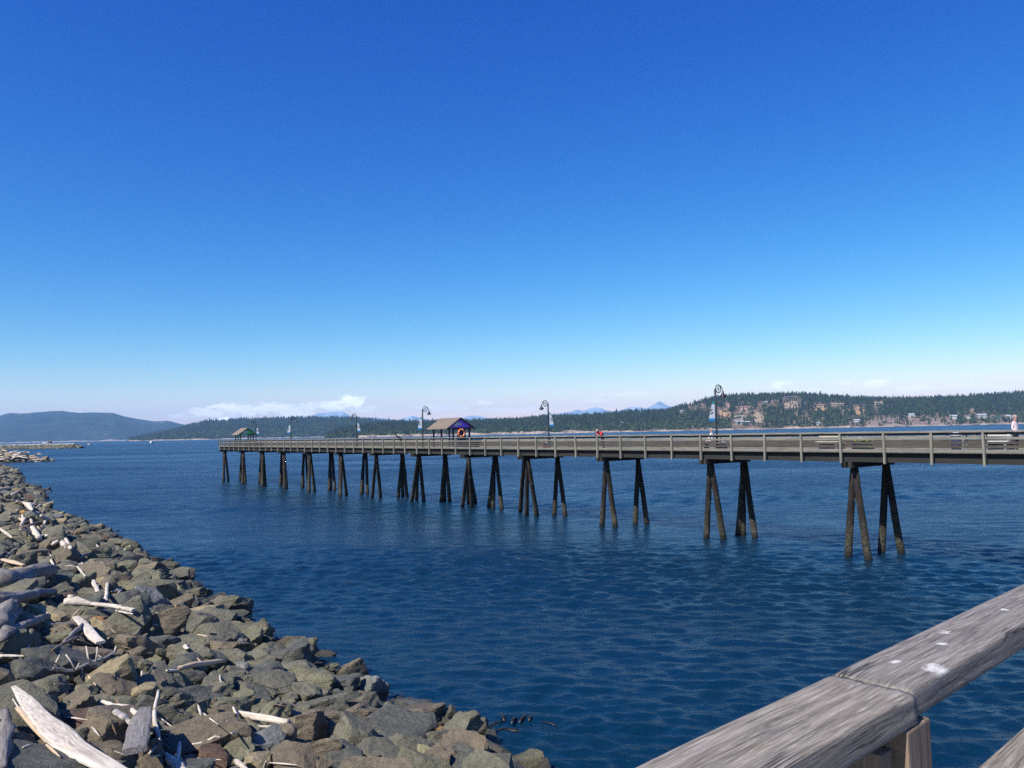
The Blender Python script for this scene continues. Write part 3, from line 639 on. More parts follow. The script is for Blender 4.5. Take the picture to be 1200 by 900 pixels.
# ------------------------------------------------------------------ fishing pier
D = Vector((-.607, .795, 0)).normalized(); NN = Vector((D.y, -D.x, 0))   # away from the viewer, across
P0 = Vector((18.66, 43.0, 0)); ANG = math.atan2(D.y, D.x)
DECK = 6.05; CAP = 7.08
pier = empty('fishing_pier', P0, ANG, 'long weathered timber fishing pier on tall piles running out over the sea', 'pier')
T0, T1 = -17.5, 114.2; WID = 5.2
def W2L(p): return Matrix.Rotation(-ANG, 3, 'Z') @ (Vector(p) - P0)
def boards(mb, y, z, th, ht, t0, t1, step=4.9, jz=.012, jy=.006):
    t_ = t0
    while t_ < t1 - .1:
        e = min(t_+step, t1); a = random.uniform(-jz, jz); b = random.uniform(-jz, jz)
        x0, x1 = t_+.004, e-.004; yy = y + random.uniform(-jy, jy)
        vs = []
        for x, dz in ((x0, a), (x1, b)):
            for sy_, sz_ in ((-1, -1), (1, -1), (1, 1), (-1, 1)): vs.append((x, yy + sy_*th/2, z + dz + sz_*ht/2))
        mb.add(vs, [(0, 1, 2, 3), (7, 6, 5, 4), (0, 4, 5, 1), (1, 5, 6, 2), (2, 6, 7, 3), (3, 7, 4, 0)]); t_ = e
mb = MB(); x = T0 - 2
while x < T1 - .05:
    mb.box((x+.07, -WID/2, DECK-.03 + random.uniform(-.004, .004)), (.135, WID-.1, .055)); x += .145
mb.build('deck', M['deck'], pier)
mb = MB(); mb.box(((T0+T1)/2, -WID/2, DECK-.10), (T1-T0-.1, WID-.3, .06)); mb.build('deck_underlay', M['beam'], pier)
for y in (-.38, -1.7, -2.6, -3.5, -WID+.38):
    mb = MB(); boards(mb, y, DECK-.36, .16, .44, T0, T1-.2, 9.46, .004); mb.build('stringer', M['beam'], pier)
for sgn, y in ((1, 0), (-1, -WID)):
    mb = MB(); boards(mb, y - sgn*.02, CAP-.02, .20, .05, T0, T1, 4.9); mb.build('handrail', M['rail'], pier)
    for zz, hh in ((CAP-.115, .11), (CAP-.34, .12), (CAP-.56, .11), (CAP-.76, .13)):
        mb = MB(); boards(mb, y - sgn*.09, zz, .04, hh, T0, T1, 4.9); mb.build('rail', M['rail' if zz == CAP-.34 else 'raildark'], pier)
    mb = MB(); boards(mb, y - sgn*.095, CAP-.985, .05, .17, T0, T1, 4.9); mb.build('rim_board', M['rail'], pier)
k = 0; far_mb = MB(); tpost = .64 + 2.45*46
post_me = None
while tpost > T0:
    for sgn, y in ((1, 0), (-1, -WID)):
        top = CAP-.05; bot = CAP-1.68 if sgn > 0 else CAP-1.6
        if k >= 98: far_mb.box((tpost, y, (top+bot)/2), (.11, .13, top-bot)); continue
        m_ = MB(); m_.box((0, 0, 0), (.115, .13, top-bot)); 
        if post_me is None: post_me = m_.build('rail_post', M['post'], pier, bevel=.01); o = post_me
        else:
            o = post_me.copy(); COL.objects.link(o); o.parent = pier
        o.location = (tpost + random.uniform(-.02, .02), y, (top+bot)/2); o.rotation_euler = (0, random.uniform(-.02, .02), 0); k += 1
    tpost -= 2.45
if far_mb.v: tag(far_mb.build('rail_post', M['post'], pier), kind='stuff')
mb = MB()  # closed end of the pier
for zz, hh in ((CAP-.02, .05), (CAP-.115, .11), (CAP-.34, .12), (CAP-.56, .11), (CAP-.76, .13), (CAP-.985, .17)): mb.box((T1+.03, -WID/2, zz), (.05, WID+.1, hh))
mb.build('end_railing', M['rail'], pier)
FEET = {0: ([(994,652.5),(1017.5,656)], [(1033,648),(1056,648)]), 1: ([(828,631),(848,632)], [(865,627.5),(871,627.5),(884.5,630)]), 2: ([(705.5,617),(721,617.5)], [(744.5,615),(758,614)]),
 3: ([(617,604),(629,605),(609.5,600)], [(649.5,604),(662.5,605)]), 4: ([(542,594),(553.5,595),(549,590),(557,589)], [(573,595),(578,596),(588,597)]), 5: ([(482.5,588),(496.5,588),(488,586)], [(517,588),(521,587),(527,588)]),
 6: ([(436,583),(446,583)], [(466.5,583),(472,581.5),(477,583)])}
ATOP = [1000.5, 832, 710, 616.5, 548.6, 490, 440.6, 399, 362.5, 332.5, 307.6, 284.5, 262.8]; BTOP = [1038, 871, 747.5, 653, 579.5, 521, 471, 427]
def pier_x(px, y, z):
    lo, hi = -18.0, 116.0
    for _ in range(50):
        mid = (lo+hi)/2
        if proj(P0 + Matrix.Rotation(ANG, 3, 'Z') @ Vector((mid, y, z)))[0] > px: lo = mid
        else: hi = mid
    return mid
for i in range(-1, 13):
    tA = pier_x(ATOP[i], -.95, DECK-1) if i >= 0 else -9.2
    tB = pier_x(BTOP[i], -4.0, DECK-1) if 0 <= i < len(BTOP) else tA
    print('bent', i, round(tA, 2), round(tB, 2))
    if i in FEET: A = [W2L(on_z(a, b, 0)) for a, b in FEET[i][0]]; Bf = [W2L(on_z(a, b, 0)) for a, b in FEET[i][1]]
    else:
        j = lambda s_: random.uniform(-s_, s_)
        A = [Vector((tA-.45+j(.12), -.75+j(.15), 0)), Vector((tA+.5+j(.12), -1.15+j(.2), 0)), Vector((tA+j(.15), -1.6+j(.2), 0))]
        Bf = [Vector((tA-.45+j(.12), -4.35+j(.15), 0)), Vector((tA+.4+j(.12), -4.1+j(.15), 0)), Vector((tA+j(.15), -3.7, 0))]
    for grp, ty, tA_ in ((A, -.95, tA), (Bf, -4.0, tB)):
        cxm = sum(f.x for f in grp)/len(grp)
        tops = []
        for q, f in enumerate(grp):
            top = Vector((tA_ + (f.x-cxm)*.22 + (q-(len(grp)-1)/2)*.12, ty + (q % 2)*.12 - .1 + (f.y-sum(g.y for g in grp)/len(grp))*.2, DECK-.92))
            # continue below the water
            bot = f + (f-top)*(2.2/(DECK-.92)); mb = MB(); n_ = 7
            pts = [top.lerp(bot, s_/n_) + Vector((random.uniform(-.015, .015), random.uniform(-.015, .015), 0)) for s_ in range(n_+1)]
            mb.tube([p_ - top for p_ in pts], [.17 + .065*s_/n_ for s_ in range(n_+1)], 14, 0, None, .05)
            mb.build('pile', M['pile'], pier, smooth=True, loc=top); tops.append((top, f))
        if len(tops) >= 2:
            a, b = tops[0], tops[1]; s_ = .36
            mb = MB(); mb.tube([a[0].lerp(a[1], s_), b[0].lerp(b[1], s_)], .03, 6); mb.build('iron_tie', M['iron'], pier)
    mb = MB(); mb.box((tA-.19, -WID/2, DECK-.75), (.22, WID-.4, .34)); mb.box((tA+.19, -WID/2, DECK-.75), (.22, WID-.4, .34)); mb.build('pile_cap', M['beam'], pier)
# ------------------------------------------------------------------ lamps
def on_line(px, y, z):
    """the pier-local x where the line y=const crosses the picture column px"""
    lo, hi = -18.0, 113.5
    f = lambda x: proj(P0 + D*x - NN*y*1.0 + Vector((0, 0, z)))[0] if False else proj(P0 + Matrix.Rotation(ANG, 3, 'Z') @ Vector((x, y, z)))[0]
    for _ in range(50):
        mid = (lo+hi)/2
        if f(mid) > px: lo = mid
        else: hi = mid
    return mid
def L2W(x, y, z): return P0 + Matrix.Rotation(ANG, 3, 'Z') @ Vector((x, y, z))
LAMPS = [(840, 0, 'street lamp with banner on the pier, the nearest and tallest'), (643, 1, 'street lamp on the pier between the red shirted person and the purple shelter'), (495.5, 0, 'street lamp rising just beside the purple gabled shelter'),
         (418, 1, 'street lamp on the pier, third from the far end'), (341, 0, 'street lamp on the pier, next to last before the far end'), (300, 1, 'street lamp beside the green gabled shelter at the far end')]
def lamp(px, far, label):
    y = -.28 if not far else -WID+.28
    x = on_line(px, y, DECK+1); s_ = 1 if not far else -1     # arm points across the deck
    g = 'lamp posts along the pier'
    root = empty('street_lamp', L2W(x, y, DECK), ANG, 'black ' + label, 'street lamp', g)
    H = 3.95
    mb = MB(); mb.lathe([(.0, 0), (.13, 0), (.13, .1), (.09, .35), (.072, .5), (.066, H), (.03, H+.06), (0, H+.08)], n=12); mb.build('pole', M['black'], root, True)
    mb = MB(); R_ = .26; yc = -s_*(R_+.06)
    mb.tube([(0, yc + R_*math.cos(a)*s_, H+.05 + R_*math.sin(a)) for a in np.linspace(0, 2*math.pi, 22)], .030, 6)
    for q in range(4):
        a = q*math.pi/4; mb.tube([(0, yc - R_*math.cos(a), H+.05 - R_*math.sin(a)), (0, yc + R_*math.cos(a), H+.05 + R_*math.sin(a))], .012, 5)
    mb.tube([(0, yc - s_*R_*.7, H+.28), (0, yc - s_*(R_+.12), H+.12), (0, yc - s_*(R_+.2), H-.1)], .026, 6)
    mb.build('scroll_arm', M['black'], root)
    mb = MB(); c = (0, yc - s_*(R_+.2), H-.45); mb.lathe([(.0, .38), (.05, .36), (.07, .25), (.10, .17), (.21, .03), (.245, -.04), (.235, -.04), (.19, .03), (.0, .12)], c, 16); sh = mb.build('lamp_shade', M['black'], root, True)
    mb = MB(); mb.lathe([(0, .08), (.12, .05), (.14, -.03), (.09, -.1), (0, -.13)], c, 12); mb.build('bulb', M['lampglass'], sh, True)
    # tapered banner on the other side: teal tip, white body, blue foot
    bz0, bz1 = H-2.05, H-.75; def_w = lambda u: .46*(1-u)**.55 if u < 1 else 0
    def strip(u0, u1, name, mat):
        m_ = MB(); pl = [(s_*.07, bz0+(bz1-bz0)*u0)] ; K = 6
        out = [(s_*(.09 + .42*(1-(u0+(u1-u0)*k_/K))**.5), bz0+(bz1-bz0)*(u0+(u1-u0)*k_/K)) for k_ in range(K+1)]
        pl = [(s_*.08, out[0][1])] + out + [(s_*.08, out[-1][1])]
        m_.add([(0, a, b) for a, b in pl], [tuple(range(len(pl)))]); return m_.build(name, mat, root)
    bn = strip(.13, .84, 'banner', M['cloth']); bn.rotation_euler = (0, 0, -.5)
    for nm, u0, u1, mt in (('banner_foot', 0, .13, 'blue'), ('banner_tip', .84, .985, 'teal')):
        q = strip(u0, u1, nm, M[mt]); q.parent = bn
    for sx_ in (-1, 1):
        m_ = MB(); X_ = sx_*.014; yc2 = s_*.30; zc = bz0 + .47*(bz1-bz0)
        m_.tube([(X_, yc2-.07, zc+.14), (X_, yc2+.02, zc+.17), (X_, yc2+.08, zc+.09), (X_, yc2, zc+.02), (X_, yc2-.07, zc-.05), (X_, yc2, zc-.12), (X_, yc2+.09, zc-.10)], .022, 5); q = m_.build('banner_emblem', M['black'], bn)
    m_ = MB(); m_.tube([(0, 0, bz0-.01), (0, s_*.56, bz0-.01)], .014, 6); m_.tube([(0, 0, bz1+.01), (0, s_*.16, bz1+.01)], .014, 6); m_.build('banner_bracket', M['black'], root)
    print('lamp', px, proj(L2W(x, y, DECK+H+.3)))
for a in LAMPS: lamp(*a)
# ------------------------------------------------------------------ shelters
def shelter(pxl, label, wall, trim, depth=3.3, emblem=True, y0=-1.15, wdt=2.6):
    xg = on_line(pxl, y0, DECK+2)     # the shore-side gable plane at its near post
    root = empty('pier_shelter', L2W(xg, y0, DECK), ANG, label, 'shelter')
    hw = wdt/2; e = 2.02; rg = 3.02; oh = .45
    # local: x = 0 gable .. depth, y = 0 .. -wdt
    for xx in (.15, depth*.5, depth-.15):
        for yy in (-.1, -wdt+.1):
            mb = MB(); mb.box((xx, yy, e/2), (.15, .15, e)); mb.build('post', trim, root)
    for nm, s_ in (('roof', 1), ('roof', -1)):
        mb = MB(); y_e = -hw + s_*(hw+oh); y_r = -hw; ze = e-.12; N_ = 9
        for q in range(N_):  # overlapping courses
            u0, u1 = q/N_, (q+1)/N_ + .02
            ya, yb = y_e + (y_r-y_e)*u0, y_e + (y_r-y_e)*min(u1, 1); za, zb = ze + (rg-ze)*u0 + .035, ze + (rg-ze)*min(u1, 1) + .012
            vs = [(-.2, ya, za), (depth+.4, ya, za), (depth+.4, yb, zb), (-.2, yb, zb), (-.2, ya, za-.06), (depth+.4, ya, za-.06), (depth+.4, yb, zb-.06), (-.2, yb, zb-.06)]
            mb.add(vs, [(0, 1, 2, 3), (7, 6, 5, 4), (0, 4, 5, 1), (1, 5, 6, 2), (2, 6, 7, 3), (3, 7, 4, 0)])
        mb.build('roof', M['shingle'], root)
    for xx in (.05, depth-.05):
        mb = MB(); mb.prism([(.1, e), (-wdt-.1, e), (-hw, rg-.09)], xx-.03, xx+.03, plane='YZ'); g = mb.build('gable', wall, root)
        if emblem and xx < 1:
            mb = MB(); K = 14; mb.prism([(-hw+.42+.34*math.cos(a), e+.36+.24*math.sin(a)) for a in np.linspace(0, 2*math.pi, K, endpoint=False)], xx-.055, xx-.035, plane='YZ')
            mb.prism([(-hw+.12, e+.36), (-hw-.14, e+.56), (-hw-.14, e+.16)], xx-.055, xx-.035, plane='YZ'); mb.build('fish_sign', M['white'], g)
    for xx in (-.18, depth+.38):
        for s_ in (1, -1):
            mb = MB()
            a_ = Vector((xx, -hw + s_*(hw+oh), e-.16)); b_ = Vector((xx, -hw, rg-.04)); d_ = b_-a_
            vs = [a_+Vector((dx, 0, dz)) for dx in (-.03, .03) for dz in (-.09, .06)] + [b_+Vector((dx, 0, dz)) for dx in (-.03, .03) for dz in (-.09, .06)]
            mb.add(vs, [(0, 1, 3, 2), (4, 6, 7, 5), (0, 4, 5, 1), (2, 3, 7, 6), (1, 5, 7, 3), (0, 2, 6, 4)])
            mb.build('barge_board', trim, root)
    for yy in (-.1, -wdt+.1): mb = MB(); mb.box((depth/2, yy, e-.08), (depth, .16, .16)); mb.build('eaves_beam', trim, root)
    mb = MB(); mb.box((depth*.5, -wdt+.45, .45), (depth*.7, .4, .06)); mb.box((depth*.25, -wdt+.45, .21), (.08, .35, .42)); mb.box((depth*.75, -wdt+.45, .21), (.08, .35, .42)); mb.build('bench', M['rail'], root)
    return root, xg, y0
sh1, xg1, yg1 = shelter(526.5, 'pier shelter with purple gable and grey shingle roof about halfway along', M['purple'], M['dpurple'])
sh2, xg2, yg2 = shelter(281.5, 'small shelter with bright green gable at the far end of the pier', M['green'], M['dgreen'], 2.8, wdt=2.3)
mb = MB(); mb.tube([(0, .36*math.cos(a), .36*math.sin(a)) for a in np.linspace(0, 2*math.pi, 26)], .095, 8); ring = mb.build('life_ring', M['orange'], None, True)
ring.location = L2W(xg1-.12, yg1-1.35, DECK+1.45); ring.rotation_euler = (0, 0, ANG); tag(ring, 'orange life ring hanging under the purple shelter gable', 'life ring')
mb = MB(); 
for q in range(4):
    a = q*math.pi/2+.4; mb.tube([(0, .36*math.cos(a+t_), .36*math.sin(a+t_)) for t_ in (-.14, 0, .14)], .1, 8)
mb.build('white_band', M['white'], ring, True)
mb = MB(); mb.box((0, 0, .0), (.06, 1.0, 1.9)); o = mb.build('ring_backboard', M['dpurple'], sh1); o.location = (0.0, -1.45, 1.0)
# ------------------------------------------------------------------ pier furniture
def furn(name, label, cat, px, y, group=None):
    x = on_line(px, y, DECK+.8); return empty(name, L2W(x, y, DECK), ANG, label, cat, group)
def bench(px, y, label, mat, L_=1.5, back=True):
    r_ = furn('bench', label, 'bench', px, y)
    mb = MB()
    for q in range(3): mb.box((0, -.14+.14*q, .45), (L_, .12, .04))
    mb.build('seat', mat, r_)
    if back:
        mb = MB(); mb.box((0, -.24, .62), (L_, .04, .12)); mb.box((0, -.26, .80), (L_, .04, .12)); mb.build('backrest', mat, r_)
    for s_ in (-1, 1):
        mb = MB(); mb.box((s_*(L_/2-.15), 0, .21), (.08, .36, .42)); mb.box((s_*(L_/2-.15), -.28, .43), (.07, .05, .86)); mb.build('leg', M['steel'], r_)
bench(970, -WID+.9, 'cream bench with slatted back by the far railing, behind the planter side', M['cream'], 1.5)
bench(1166, -WID+.9, 'white slatted bench just beyond the pale shirted man', M['white'], 1.3)
def table(px, y, label, mat, L_=1.2):
    r_ = furn('cleaning_table', label, 'table', px, y); mb = MB(); mb.box((0, 0, .86), (L_, .6, .06)); mb.build('tabletop', mat, r_, bevel=.01)
    for a in (-1, 1):
        for b in (-1, 1): mb = MB(); mb.box((a*(L_/2-.1), b*.22, .415), (.07, .07, .83)); mb.build('leg', M['steel'], r_)
table(1142, -WID+1.3, 'white topped fish cleaning table between the bin and the white bench', M['white'])
r_ = furn('litter_bin', 'light topped litter bin with dark body on the pier deck', 'bin', 1120, -1.6)
mb = MB(); mb.lathe([(0, 0), (.2, 0), (.23, .1), (.24, .78), (0, .78)], n=14); mb.build('body', M['navy'], r_, True); mb = MB(); mb.lathe([(0, .98), (.12, .97), (.25, .90), (.27, .79), (0, .79)], n=14); mb.build('lid', M['cloth'], r_, True)
def planter(px, label):
    r_ = furn('flower_planter', label, 'planter', px, -.75); mb = MB(); mb.box((0, 0, .2), (1.1, .4, .4)); mb.build('box', M['planter'], r_, bevel=.01)
    mb = MB(); 
    for q in range(60): a = Vector((random.uniform(-.5, .5), random.uniform(-.18, .18), random.uniform(.4, .66))); mb.box(a, (.09, .07, .03), Matrix.Rotation(random.uniform(0, 3), 3, Vector((random.random(), random.random(), 1)).normalized()), 0)
    mb.build('leaves', M['leaf'], r_); mb = MB()
    for q in range(26): a = Vector((random.uniform(-.5, .5), random.uniform(-.2, .2), random.uniform(.55, .74))); mb.lathe([(0, .03), (.045, .01), (.03, -.02), (0, -.02)], a, 6)
    tag(mb.build('flowers', M['yellow'], r_), kind='stuff')
planter(1011, 'low planter box with yellow flowers behind the near railing')
def cooler(px, y, label, body):
    r_ = furn('cool_box', label, 'cool box', px, y); mb = MB(); mb.box((0, 0, .17), (.55, .34, .34), taper=-.06); mb.build('body', body, r_, bevel=.015); mb = MB(); mb.box((0, 0, .38), (.6, .38, .07)); mb.build('lid', M['white'], r_, bevel=.015)
    mb = MB(); mb.tube([(-.3, 0, .3), (-.33, 0, .5), (0, 0, .56), (.33, 0, .5), (.3, 0, .3)], .012, 6); mb.build('handle', M['white'], r_)
cooler(640, -.6, 'red cool box with white lid behind the railing near the second lamp', M['red'])
cooler(846, -.7, 'navy cool box with white lid beside the seated white shirted person', M['navy'])
# ------------------------------------------------------------------ people
def person(loc, rz, label, shirt, trousers, pose='stand', hair=None, scale=1.0):
    root = empty('person', loc, rz, label, 'person', 'people on the pier'); root.scale = (scale,)*3
    # faces +x ; y is left
    if pose == 'stand':
        J = dict(p=(0, 0, .95), w=(0, 0, 1.1), c=(.01, 0, 1.33), n=(0, 0, 1.48), h0=(.02, 0, 1.55), h1=(.03, 0, 1.68), sl=(0, .19, 1.42), el=(-.04, .25, 1.13), wl=(.12, .24, .92), fl=(.2, .22, .86), sr=(0, -.19, 1.42), er=(-.05, -.25, 1.13), wr=(.10, -.24, .92), fr=(.18, -.22, .86),
                 kl=(.03, .11, .5), al=(-.02, .12, .08), tl=(.15, .13, .03), kr=(-.02, -.11, .5), ar=(-.06, -.12, .08), tr=(.11, -.13, .03))
    elif pose == 'lean':
        J = dict(p=(-.25, 0, .92), w=(-.14, 0, 1.03), c=(.08, 0, 1.18), n=(.22, 0, 1.25), h0=(.28, 0, 1.29), h1=(.37, 0, 1.34), sl=(.12, .19, 1.22), el=(.22, .25, .99), wl=(.42, .17, 1.04), fl=(.5, .1, 1.06), sr=(.12, -.19, 1.22), er=(.22, -.25, .99), wr=(.42, -.17, 1.04), fr=(.5, -.1, 1.06),
                 kl=(-.12, .11, .5), al=(-.22, .12, .08), tl=(-.06, .13, .03), kr=(-.2, -.11, .5), ar=(-.34, -.12, .08), tr=(-.18, -.13, .03))
    else:
        J = dict(p=(0, 0, .55), w=(-.02, 0, .7), c=(0, 0, .95), n=(.02, 0, 1.1), h0=(.04, 0, 1.17), h1=(.06, 0, 1.3), sl=(0, .19, 1.04), el=(.08, .24, .78), wl=(.3, .18, .72), fl=(.38, .16, .7), sr=(0, -.19, 1.04), er=(.08, -.24, .78), wr=(.3, -.18, .72), fr=(.38, -.16, .7),
                 kl=(.42, .12, .52), al=(.42, .13, .08), tl=(.58, .14, .03), kr=(.42, -.12, .52), ar=(.44, -.13, .08), tr=(.6, -.14, .03))
    rad = dict(p=.15, w=.14, c=.16, n=.055, h0=.075, h1=.095, s=.065, e=.045, w_=.032, f=.028, k=.06, a=.042, t=.04)
    names = list(J); idx = {k_: i for i, k_ in enumerate(names)}
    E = [('p','w'),('w','c'),('c','n'),('n','h0'),('h0','h1'),('c','sl'),('sl','el'),('el','wl'),('wl','fl'),('c','sr'),('sr','er'),('er','wr'),('wr','fr'),('p','kl'),('kl','al'),('al','tl'),('p','kr'),('kr','ar'),('ar','tr')]
    me = bpy.data.meshes.new('body'); me.from_pydata([J[k_] for k_ in names], [(idx[a], idx[b]) for a, b in E], []); o = bpy.data.objects.new('body', me); COL.objects.link(o); o.parent = root
    md = o.modifiers.new('skin', 'SKIN'); me_s = me.skin_vertices[0].data if me.skin_vertices else None
    if me_s is None:
        bm = bmesh.new(); bm.from_mesh(me); bm.verts.layers.skin.verify(); bm.to_mesh(me); bm.free(); me_s = me.skin_vertices[0].data
    for k_ in names:
        r0 = rad.get(k_) or rad['w_' if k_[0] == 'w' and len(k_) == 2 else k_[0]]
        me_s[idx[k_]].radius = (r0, r0*(1.25 if k_ in ('p', 'c', 'w') else 1)); me_s[idx[k_]].use_root = (k_ == 'p')
    o.modifiers.new('sub', 'SUBSURF').levels = 2; o.modifiers['sub'].render_levels = 2
    dg = bpy.context.evaluated_depsgraph_get(); ev = o.evaluated_get(dg); m2 = bpy.data.meshes.new_from_object(ev); o.modifiers.clear(); o.data = m2
    m2.materials.clear()
    for mm in (M['skin'], shirt, trousers, M['darkhair']): m2.materials.append(mm)
    pz = J['p'][2]; nk = Vector(J['n']); hd = Vector(J['h0'])
    for f in m2.polygons:
        c = f.center; f.use_smooth = True
        dl = min((c-Vector(J[k_])).length for k_ in ('wl', 'wr', 'fl', 'fr')); dh = min((c-Vector(J[k_])).length for k_ in ('h0', 'h1'))
        dk = min((c-Vector(J[k_])).length for k_ in ('kl', 'kr')); df = min((c-Vector(J[k_])).length for k_ in ('al', 'ar', 'tl', 'tr'))
        f.material_index = 3 if df < .11 else (0 if dl < .15 or dh < .11 else (2 if (c.z < pz or dk < .25) and dk < .6 else 1))
    # hair or cap
    mb = MB(); h1 = Vector(J['h1']); mb.lathe([(.0, .115), (.05, .107), (.09, .075), (.108, .02), (.104, -.03)], h1 + Vector((-.015, 0, 0)), 12)
    mb.build('hair', hair or M['greyhair'], root, True)
    return root
def stand(px, y, rz, *a, **k_): 
    x = on_line(px, y, DECK+1.3); return person(L2W(x, y, DECK), ANG + rz, *a, **k_)
# local +x = out along the pier; facing shorewards is rz = pi
stand(1189.5, -1.3, math.pi*1.0, 'grey haired man in pale pink shirt and dark trousers walking along the pier', M['pink'], M['navy'], 'stand')
stand(704, -.75, math.pi*.5, 'person in a red shirt leaning over the near railing of the pier', M['red'], M['navy'], 'lean', scale=1.06)
stand(468, -.75, math.pi*.45, 'person in dark clothes and cap leaning on the railing near the purple shelter', M['navy'], M['navy'], 'lean', M['darkhair'])
stand(834, -.95, math.pi*.1, 'seated person in a white shirt behind the railing by the nearest lamp', M['whiteshirt'], M['navy'], 'sit', scale=1.02)
bench(834, -.95, 'low backless timber bench under the seated white shirted person', M['rail'], 1.3, False)
# ------------------------------------------------------------------ near access pier with the handrail
ZR = 7.05
a_out = on_z(737, 900, ZR); b_out = on_z(1200, 683, ZR); dr = (b_out - a_out); dr.z = 0; dr.normalize(); AN2 = math.atan2(dr.y, dr.x)
inn = Vector((dr.y, -dr.x, 0))
jc = on_z(1071, 811, ZR); jo = on_z(975, 790, ZR)
print('rail width', (jc-a_out).dot(inn), (jo-a_out).dot(inn), 'dir', dr, 'far top width', (on_z(1200, 741, ZR)-a_out).dot(inn))
acc_p = empty('access_pier', a_out, AN2, 'near timber walkway railing with broad weathered handrail boards spotted by bird droppings', 'railing')
RW = max(.12, (jc-a_out).dot(inn)); jx = (jc-a_out).dot(dr)
def L3(v): return Matrix.Rotation(-AN2, 3, 'Z') @ (Vector(v)-a_out)
def hboard(x0, x1, y0, y1, th, seed, zoff=0, bend=0):
    """finely divided rounded board; y0 outer .. y1 inner (negative y is towards the viewer)"""
    nx = int((x1-x0)/.012); prof = []; r_ = .0075; K = 4
    def arc(cy_, cz_, a0, a1):
        for q in range(K+1): a = a0+(a1-a0)*q/K; prof.append((cy_+r_*math.cos(a), cz_+r_*math.sin(a)))
    wide = y0-y1
    arc(y1+r_, -r_, math.pi, math.pi/2)
    ny = 24
    for q in range(1, ny): prof.append((y1+r_+(wide-2*r_)*q/ny, 0))
    arc(y0-r_, -r_, math.pi/2, 0); arc(y0-r_, -th+r_, 0, -math.pi/2); arc(y1+r_, -th+r_, -math.pi/2, -math.pi)
    for q in range(1, 6): prof.append((y1, -th+r_+(th-2*r_)*q/6))
    V = []; n = len(prof)
    for i in range(nx+1):
        x = x0+(x1-x0)*i/nx; endr = min(1, min(i, nx-i)/2.0)
        for yy, zz in prof:
            g = noise.fractal(Vector((x*1.6, yy*38, seed+zz*38)), 1, 2.1, 4)*.0016 + noise.noise(Vector((x*3, yy*9, seed)))*.0022
            edge = max(0, 1-abs(yy-y1)/.03)*max(0, noise.noise(Vector((x*6, seed, 0))))*.006
            V.append((x, yy + (g if zz < -.004 else 0) + edge*.6, zz + zoff + (g if zz > -.03 else 0) - edge*.5 - (1-endr)*.0018 + bend*((x-x0)/(x1-x0))**2))
    Fc = [(i*n+k_, i*n+(k_+1) % n, (i+1)*n+(k_+1) % n, (i+1)*n+k_) for i in range(nx) for k_ in range(n)]
    mb = MB(); mb.v = V; mb.f = Fc + [tuple(range(n))[::-1], tuple(nx*n+k_ for k_ in range(n))]; mb.m = [0]*len(mb.f)
    return mb
